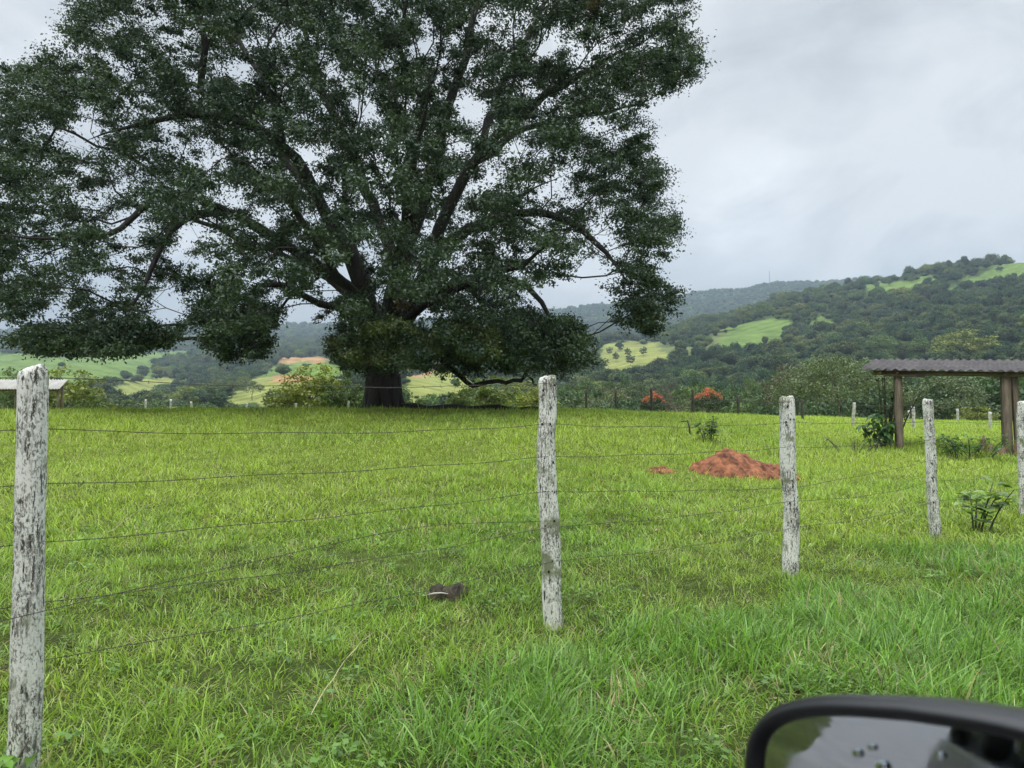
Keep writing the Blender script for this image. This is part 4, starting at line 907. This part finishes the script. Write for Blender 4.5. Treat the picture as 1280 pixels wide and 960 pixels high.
plant('leafy_shrub', 'dark glossy big leaved shrub left of the left shelter pillar', *pl(1096, 22), 10, 1.15, .35, .34, 16, (.05, .12, .03), 2, 'shrub', spread=.35, droop=.8)
plant('leafy_shrub', 'low spreading green shrub left of the right shelter pillar', *pl(1212, 19.5), 20, .66, .75, .26, 14, (.065, .14, .04), 3, 'shrub', spread=.7, droop=.4)
plant('tall_weed', 'weed with broad pale leaves on thin dark stems between the last two posts', *pl(1213, 9.1), 6, .66, .30, .20, 10, (.22, .32, .11), 4, 'weed', asp=.9, spread=.16, droop=.3, leafy_from=.3)
plant('tall_weed', 'wispy weeds in the grass left of the shelter shrub', *pl(1068, 21), 12, .55, .5, .15, 7, (.10, .15, .05), 5, 'weed', spread=.8)
plant('tall_weed', 'faint thin weed just left of the third post in the mid field', *pl(966, 19), 5, .5, .2, .14, 6, (.09, .17, .04), 6, 'weed')
plant('leafy_shrub', 'tall leafy sapling leaning on the left shelter pillar', *pl(1108, 23.6), 9, 2.3, .7, .24, 24, (.055, .10, .035), 7, 'shrub', spread=.35)
plant('broadleaf_weed', 'bright broad leaved weed at the foot of the left post', *pl(6, 2.9), 3, .24, .12, .10, 5, (.12, .24, .03), 9, 'weed', asp=.45)
# little leaning stake in mid field
x, y = pl(861, 22); e = empty('wooden_stake', (x, y, hgt1(x, y))); tag(e, 'small crooked dark stake sticking up from the mid field grass', 'stake')
mb = MB(); mb.tube([(.04, 0, -.1), (0, 0, .25), (-.05, 0, .42)], [.025, .025, .02], 6); mb.tube([(-.02, 0, .40), (-.24, 0, .38)], [.02, .015], 6); mb.build('stick', M_darkpost, e)
# rotten stump in the grass
sx, sy = -.52, 5.93; e = empty('rotten_stump', (sx, sy, hgt1(sx, sy) - .03)); tag(e, 'dark rotten stump half buried in the grass left of the middle post', 'stump')
r = np.random.default_rng(9); mb = MB(); k = 30; V = []
for q, (zz_, rr_) in enumerate([(-.15, 1.25), (.0, 1.1), (.07, 1.0), (.105, .88), (.10, .6), (.06, .35), (.045, 0.02)]):
    for w in range(k):
        a_ = w / k * 6.283; f = (.115 + .025 * math.sin(2 * a_) + .014 * math.sin(5 * a_ + 1)) * rr_ * (1 + .12 * r.normal() * (q < 5)); V.append((math.cos(a_) * f * 1.15, math.sin(a_) * f, zz_ * (1 + .2 * math.sin(3 * a_)) + .012 * r.normal()))
mb.add(V, [[q * k + w, q * k + (w + 1) % k, (q + 1) * k + (w + 1) % k, (q + 1) * k + w] for q in range(6) for w in range(k)]); mb.build('wood', simple('rotten_wood', (.022, .018, .013), .95, .7, 14, bump=1, c2=(.075, .06, .035)), e)
mb = MB(); mb.tube([(-.13, -.13, .085), (-.08, -.155, .10), (-.02, -.16, .105), (.03, -.15, .095)], [.003, .007, .006, .003], 6); mb.build('pale_rim', simple('pale_wood', (.42, .40, .34), .8, .2), e, True)  # thin pale streak along the near edge of the stump
# long dry stems lying in the grass
M_straw = simple('dry_straw', (.46, .40, .24), .8, .2, 20)
for (a_, b_, lab) in (((388, 893), (468, 790), 'long pale dry stem lying in the foreground grass below centre'), ((140, 664), (200, 626), 'pale dry twig lying on the grass right of the left post')):
    A_ = ground = None
    def gp(px, py):
        d = ray(px, py); t = 2.0
        while t < 40:
            P = CAM + d * t
            if P[2] < hgt1(P[0], P[1]) + .09: return P
            t += .02
        return P
    A_, B_ = gp(*a_), gp(*b_); o = empty('dry_stem', tuple(A_)); tag(o, lab, 'dry stem'); mb = MB(); t = np.linspace(0, 1, 12)[:, None]; P = (B_ - A_) * t; P[:, 2] += .05 * np.sin(t[:, 0] * 3.14); P += np.random.default_rng(3).normal(size=P.shape) * .002
    mb.tube(P, np.linspace(.0026, .001, 12), 5); mb.tube([P[5], P[5] + np.array([.06, .03, .06])], [.002, .001], 4); mb.tube([P[8], P[8] + np.array([-.05, .03, .05])], [.002, .001], 4)
    mb.build('stem', M_straw, o)

# ------------------------------------------------------------------ the car (only its side mirror is in view)
M_black = simple('black_plastic', (.012, .012, .013), .38, .1, 60, spec=.5)
M_paint = simple('dark_car_paint', (.03, .032, .036), .22, .05, 3, metal=.3)
M_trim = simple('rubber_trim', (.01, .01, .01), .6, .1)
M_cabin = simple('dark_cabin', (.03, .03, .032), .8, .2)
m_, nt, N = mat('mirror_glass'); p = N('ShaderNodeBsdfPrincipled'); o = N('ShaderNodeOutputMaterial'); L(nt, p.outputs[0], o.inputs[0]); p.inputs['Metallic'].default_value = 1; p.inputs['Base Color'].default_value = (.52, .55, .57, 1)
tc = N('ShaderNodeTexCoord'); L(nt, ramp(N, nt, noise(N, nt, 60, 4, tc.outputs['Object']), [(.4, (.02, .02, .02)), (.7, (.09, .09, .09))]), p.inputs['Roughness']); M_mirror = m_
m_, nt, N = mat('tinted_glass'); p = N('ShaderNodeBsdfPrincipled'); o = N('ShaderNodeOutputMaterial'); L(nt, p.outputs[0], o.inputs[0]); p.inputs['Base Color'].default_value = (.02, .025, .028, 1); p.inputs['Roughness'].default_value = .03; p.inputs['Specular IOR Level'].default_value = .9; M_tint = m_
car = empty('parked_car', (-.6, -.7, 0)); tag(car, 'dark car on the road, only its black door mirror showing at lower right', 'car'); CO = np.array([-.6, -.7, 0]); YL = .20; YR = -1.55
prof = [(-2.75, .55), (-2.78, .85), (-2.6, 1.02), (1.05, 1.02), (1.75, .92), (2.0, .7), (2.0, .42), (1.75, .34), (1.62, .34), (1.5, .62), (1.25, .70), (1.0, .62), (.88, .34), (-1.45, .34), (-1.57, .62), (-1.82, .70), (-2.07, .62), (-2.19, .34), (-2.6, .36)]
def extr(mb, pr, y0, y1, m=0):
    bm = bmesh.new(); vs = [bm.verts.new((x, y0, z)) for x, z in pr]; f = bm.faces.new(vs); r_ = bmesh.ops.extrude_face_region(bm, geom=[f]); bmesh.ops.translate(bm, vec=(0, y1 - y0, 0), verts=[v for v in r_['geom'] if isinstance(v, bmesh.types.BMVert)])
    bmesh.ops.triangulate(bm, faces=bm.faces); bm.verts.index_update(); mb.add(np.array([v.co for v in bm.verts]) - CO, None, [[v.index for v in f.verts] for f in bm.faces], m); bm.free()
mb = MB(); extr(mb, prof, YL, YL - .09); extr(mb, prof, YR, YR + .09); extr(mb, [(1.02, .40), (1.02, 1.015), (1.75, .915), (1.98, .69), (1.98, .44)], YL - .05, YR + .05); extr(mb, [(-2.74, .55), (-2.76, .84), (-2.6, 1.01), (-2.5, 1.01), (-2.5, .5)], YL - .05, YR + .05); mb.build('body', M_paint, car)
mb = MB(); extr(mb, [(-2.5, .36), (-2.5, .44), (1.05, .44), (1.05, .36)], YL - .10, YR + .10); mb.build('floor_pan', M_cabin, car)
mb = MB(); mb.box(np.array([-1.1, (YL + YR) / 2, 1.665]) - CO, (2.5, YL - YR - .12, .05)); mb.build('roof', M_paint, car)
for y in (YL - .05, YR + .05):
    mb = MB(); 
    for a_, b_, w_ in (((1.0, 1.0), (.22, 1.66), .07), ((-.85, 1.0), (-.80, 1.66), .10), ((-1.75, 1.0), (-1.72, 1.66), .09), ((-2.58, 1.0), (-2.3, 1.66), .13), ((.24, 1.655), (-2.34, 1.655), .05)):
        bar(mb, np.array([a_[0], y, a_[1]]) - CO, np.array([b_[0], y, b_[1]]) - CO, .05, w_)
    mb.build('window_pillars', M_trim, car)
    for x0_, x1_ in ((-1.71, -.90), (-2.42, -1.79)):
        mb = MB(); mb.box(np.array([(x0_ + x1_) / 2, y, 1.32]) - CO, (x1_ - x0_, .012, .60)); mb.build('side_window', M_tint, car)
for x in (1.25, -1.82):
    for y in (YL - .12, YR + .12):
        w_ = empty('wheel'); w_.parent = car; w_.location = Vector((x, y, .335)) - Vector(CO); mb = MB(); k = 32
        an = np.arange(k) / k * 6.2832; pf = [(.20, -.09), (.30, -.10), (.33, -.07), (.335, 0), (.33, .07), (.30, .10), (.20, .09)]
        mb.add([(rr_ * math.cos(a_), yy_, rr_ * math.sin(a_)) for rr_, yy_ in pf for a_ in an], [[q * k + w, q * k + (w + 1) % k, (q + 1) * k + (w + 1) % k, (q + 1) * k + w] for q in range(6) for w in range(k)]); mb.build('tyre', M_trim, w_, True)
        mb = MB(); mb.add([(rr_ * math.cos(a_), yy_, rr_ * math.sin(a_)) for rr_, yy_ in ((.2, -.07), (.19, .05), (.06, .07), (.001, .07)) for a_ in an], [[q * k + w, q * k + (w + 1) % k, (q + 1) * k + (w + 1) % k, (q + 1) * k + w] for q in range(3) for w in range(k)]); mb.build('rim', simple('alloy', (.4, .4, .42), .35, .1, metal=.8), w_, True)
mb = MB()
for y in (YL + .006, YR - .006): mb.box(np.array([-1.0, y, 1.03]) - CO, (3.0, .012, .022))
mb.box(np.array([-1.1, YL + .004, 1.60]) - CO, (2.3, .012, .03)); mb.build('window_trim', simple('bright_trim', (.55, .55, .56), .25, .05, metal=.9), car)
# mirror
Cm = at(1140, 1043, .50); nv_ = np.array([-.834, -.545, .08]); nv_ /= np.linalg.norm(nv_); up = np.array([0, 0, 1.]) - nv_ * nv_[2]; up /= np.linalg.norm(up); rt_ = np.cross(up, nv_)
if rt_[0] < 0: rt_ = -rt_
ROLL = R(14); rt_, up = rt_ * math.cos(ROLL) + up * math.sin(ROLL), up * math.cos(ROLL) - rt_ * math.sin(ROLL)
def outline(a, b, n=72, sq=3.6, inset=0):
    out = []
    for q in range(n):
        t = q / n * 2 * math.pi; c, s = math.cos(t), math.sin(t); x = math.copysign(abs(c) ** (2 / sq), c) * (a - inset); y = math.copysign(abs(s) ** (2 / sq), s) * (b - inset)
        y *= 1 - .10 * (x / a > 0) * (x / a); x += .012 * (y / b); out.append((x, y))
    return out
def M3(x, y, z): return Cm + rt_ * x + up * y + nv_ * z - CO
mb = MB(); n = 72; rings = [(.0, -.004, -.0), (.0035, .004, 0), (.0065, .005, 0), (.011, .0025, 0), (.0135, -.004, 0)]
a0, b0 = .138, .082
loops = [[M3(x, y, -.09) for x, y in outline(a0 * .45, b0 * .45)], [M3(x, y, -.08) for x, y in outline(a0 * .75, b0 * .78)], [M3(x, y, -.055) for x, y in outline(a0 * .93, b0 * .95)], [M3(x, y, -.02) for x, y in outline(a0, b0)]] + [[M3(x, y, z) for x, y in outline(a0, b0, inset=i_)] for i_, z, _ in rings]
Vv = [p_ for l_ in loops for p_ in l_]; Qm = [[q * n + w, q * n + (w + 1) % n, (q + 1) * n + (w + 1) % n, (q + 1) * n + w] for q in range(len(loops) - 1) for w in range(n)]
Vv.append(M3(0, 0, -.095)); mb.add(Vv, Qm, [[len(Vv) - 1, (w + 1) % n, w] for w in range(n)])
mh = mb.build('side_mirror', M_black, car, True)
mb = MB(); gl = outline(a0, b0, inset=.0125); V = [M3(0, 0, -.0005)]; Tm = []; Qm = []
for k in range(1, 9):
    f = k / 8; V += [M3(x * f, y * f, -.0005 - .0035 * f * f) for x, y in gl]
Tm = [[0, 1 + w, 1 + (w + 1) % n] for w in range(n)]; Qm = [[1 + (k - 1) * n + w, 1 + (k - 1) * n + (w + 1) % n, 1 + k * n + (w + 1) % n, 1 + k * n + w] for k in range(1, 8) for w in range(n)]
mb.add(V, Qm, Tm); mg = mb.build('mirror_glass', M_mirror, mh, True)
m_, nt, N = mat('water_drop'); p = N('ShaderNodeBsdfPrincipled'); o = N('ShaderNodeOutputMaterial'); L(nt, p.outputs[0], o.inputs[0]); p.inputs['Transmission Weight'].default_value = 1; p.inputs['IOR'].default_value = 1.33; p.inputs['Roughness'].default_value = 0
rd = random.Random(4)
for (dx, dy, s_) in [(-.03, .045, .003), (-.018, .05, .0022), (-.012, .038, .0045), (-.004, .036, .002), (.004, .02, .004), (-.06, .03, .002), (.03, .05, .0025), (-.045, .02, .002), (.05, .03, .0025)]:
    mb = MB(); V = []; 
    for q in range(5):
        f = q / 4
        for w in range(14): V.append(M3(dx + math.cos(w / 14 * 6.283) * s_ * math.sin(f * 1.5708) * 1.2, dy + math.sin(w / 14 * 6.283) * s_ * math.sin(f * 1.5708), .0003 + s_ * .4 * math.cos(f * 1.5708)))
    mb.add(V, [[q * 14 + w, q * 14 + (w + 1) % 14, (q + 1) * 14 + (w + 1) % 14, (q + 1) * 14 + w] for q in range(4) for w in range(14)]); mb.build('water_drop', m_, mh, True)
mb = MB(); a_ = Cm + rt_ * .11 - nv_ * .05 - up * .045; b_ = np.array([a_[0] + .06, YL - .01, 1.04]); mb.tube(np.array([a_, (a_ + b_) / 2 + np.array([0, 0, -.01]), b_]) - CO, [.03, .028, .04], 12); mb.build('mirror_arm', M_black, car, True)

# ------------------------------------------------------------------ world, sun, haze
w = bpy.data.worlds.new('World'); scene.world = w; w.use_nodes = True; nt = w.node_tree; nt.nodes.clear(); N = lambda t, **k: _n(nt, t, **k)
SEL, SAZ = 58, 205
sky = N('ShaderNodeTexSky'); sky.sky_type = 'NISHITA'; sky.sun_disc = False; sky.sun_elevation = R(SEL); sky.sun_rotation = R(SAZ); sky.dust_density = 3
b1 = N('ShaderNodeBackground'); L(nt, sky.outputs[0], b1.inputs[0]); b1.inputs[1].default_value = .08
tc = N('ShaderNodeTexCoord'); sep = N('ShaderNodeSeparateXYZ'); L(nt, tc.outputs['Generated'], sep.inputs[0])
mp = N('ShaderNodeMapping'); mp.inputs['Scale'].default_value = (1, 1, 1.7); mp.inputs['Rotation'].default_value = (0, R(-14), 0); L(nt, tc.outputs['Generated'], mp.inputs[0])
n1 = noise(N, nt, 1.7, 7, mp.outputs[0], .5, .5); n2 = noise(N, nt, 5.5, 6, mp.outputs[0], .55, .7)
ad = N('ShaderNodeMath', operation='MULTIPLY_ADD'); L(nt, n2, ad.inputs[0]); ad.inputs[1].default_value = .42; L(nt, n1, ad.inputs[2])
cl = ramp(N, nt, ad.outputs[0], [(.56, (.43, .465, .505)), (.67, (.54, .575, .61)), (.76, (.66, .69, .72)), (.86, (.82, .84, .855))])
# brighter veil where the cloud thins
d = ray(945, 262); d = d / np.linalg.norm(d); dt = N('ShaderNodeVectorMath', operation='DOT_PRODUCT'); L(nt, tc.outputs['Generated'], dt.inputs[0]); dt.inputs[1].default_value = tuple(d)
pw = N('ShaderNodeMapRange', interpolation_type='SMOOTHERSTEP'); L(nt, dt.outputs['Value'], pw.inputs[0]); pw.inputs[1].default_value = .994; pw.inputs[2].default_value = 1.0; pw.inputs[3].default_value = 0; pw.inputs[4].default_value = .32
n3 = noise(N, nt, 14, 5, mp.outputs[0], .6, .8); mm = N('ShaderNodeMath', operation='MULTIPLY'); L(nt, pw.outputs[0], mm.inputs[0]); L(nt, n3, mm.inputs[1])
up_ = N('ShaderNodeMapRange', interpolation_type='SMOOTHSTEP'); L(nt, sep.outputs[2], up_.inputs[0]); up_.inputs[1].default_value = .46; up_.inputs[2].default_value = .95; up_.inputs[3].default_value = 1.0; up_.inputs[4].default_value = 6.5
hz = N('ShaderNodeMapRange', interpolation_type='SMOOTHSTEP'); L(nt, sep.outputs[2], hz.inputs[0]); hz.inputs[1].default_value = .04; hz.inputs[2].default_value = .28; hz.inputs[3].default_value = .97; hz.inputs[4].default_value = 1.05
ml = N('ShaderNodeMath', operation='MULTIPLY'); L(nt, up_.outputs[0], ml.inputs[0]); L(nt, hz.outputs[0], ml.inputs[1]); sm = N('ShaderNodeMath', operation='ADD'); L(nt, ml.outputs[0], sm.inputs[0]); L(nt, mm.outputs[0], sm.inputs[1])
b2 = N('ShaderNodeBackground'); L(nt, cl, b2.inputs[0]); L(nt, sm.outputs[0], b2.inputs[1])
ms = N('ShaderNodeMixShader'); ms.inputs[0].default_value = .93; L(nt, b1.outputs[0], ms.inputs[1]); L(nt, b2.outputs[0], ms.inputs[2]); ow = N('ShaderNodeOutputWorld'); L(nt, ms.outputs[0], ow.inputs[0])
sl = bpy.data.lights.new('sun', 'SUN'); sl.energy = 1.5; sl.angle = R(25); sl.color = (1, .96, .9); so = bpy.data.objects.new('sun', sl); COL.objects.link(so)
sd = Vector((math.sin(R(SAZ)) * math.cos(R(SEL)), math.cos(R(SAZ)) * math.cos(R(SEL)), math.sin(R(SEL)))); so.rotation_euler = sd.to_track_quat('Z', 'Y').to_euler()
HAZE = True
if HAZE:
    mb = MB(); zmax = float(GZ.max()) + 60; zmin = float(GZ.min()) - 1.5
    xm = float(np.abs(GX).max()) + 10; mb.box((0, (YS[0] + YS[-1]) / 2, (zmin + zmax) / 2), (2 * xm, YS[-1] - YS[0] + 20, zmax - zmin))
    m_, nt, N = mat('haze'); v = N('ShaderNodeVolumePrincipled'); v.inputs['Density'].default_value = .00018; v.inputs['Color'].default_value = (.68, .84, 1.0, 1); v.inputs['Anisotropy'].default_value = .2; o = N('ShaderNodeOutputMaterial'); L(nt, v.outputs[0], o.inputs['Volume'])
    tag(mb.build('haze', m_), 'thin pale blue haze over the valley', 'haze', kind='stuff')

scene.view_settings.view_transform = 'Standard'; scene.view_settings.look = 'None'; scene.view_settings.exposure = 0; scene.view_settings.gamma = 1; scene.view_settings.use_curve_mapping = False
cy = scene.cycles; cy.use_denoising = True; cy.max_bounces = 4; cy.diffuse_bounces = 2; cy.glossy_bounces = 2; cy.transmission_bounces = 3; cy.transparent_max_bounces = 8; cy.volume_bounces = 0; cy.caustics_reflective = False; cy.caustics_refractive = False
cy.use_adaptive_sampling = True; cy.adaptive_threshold = .02
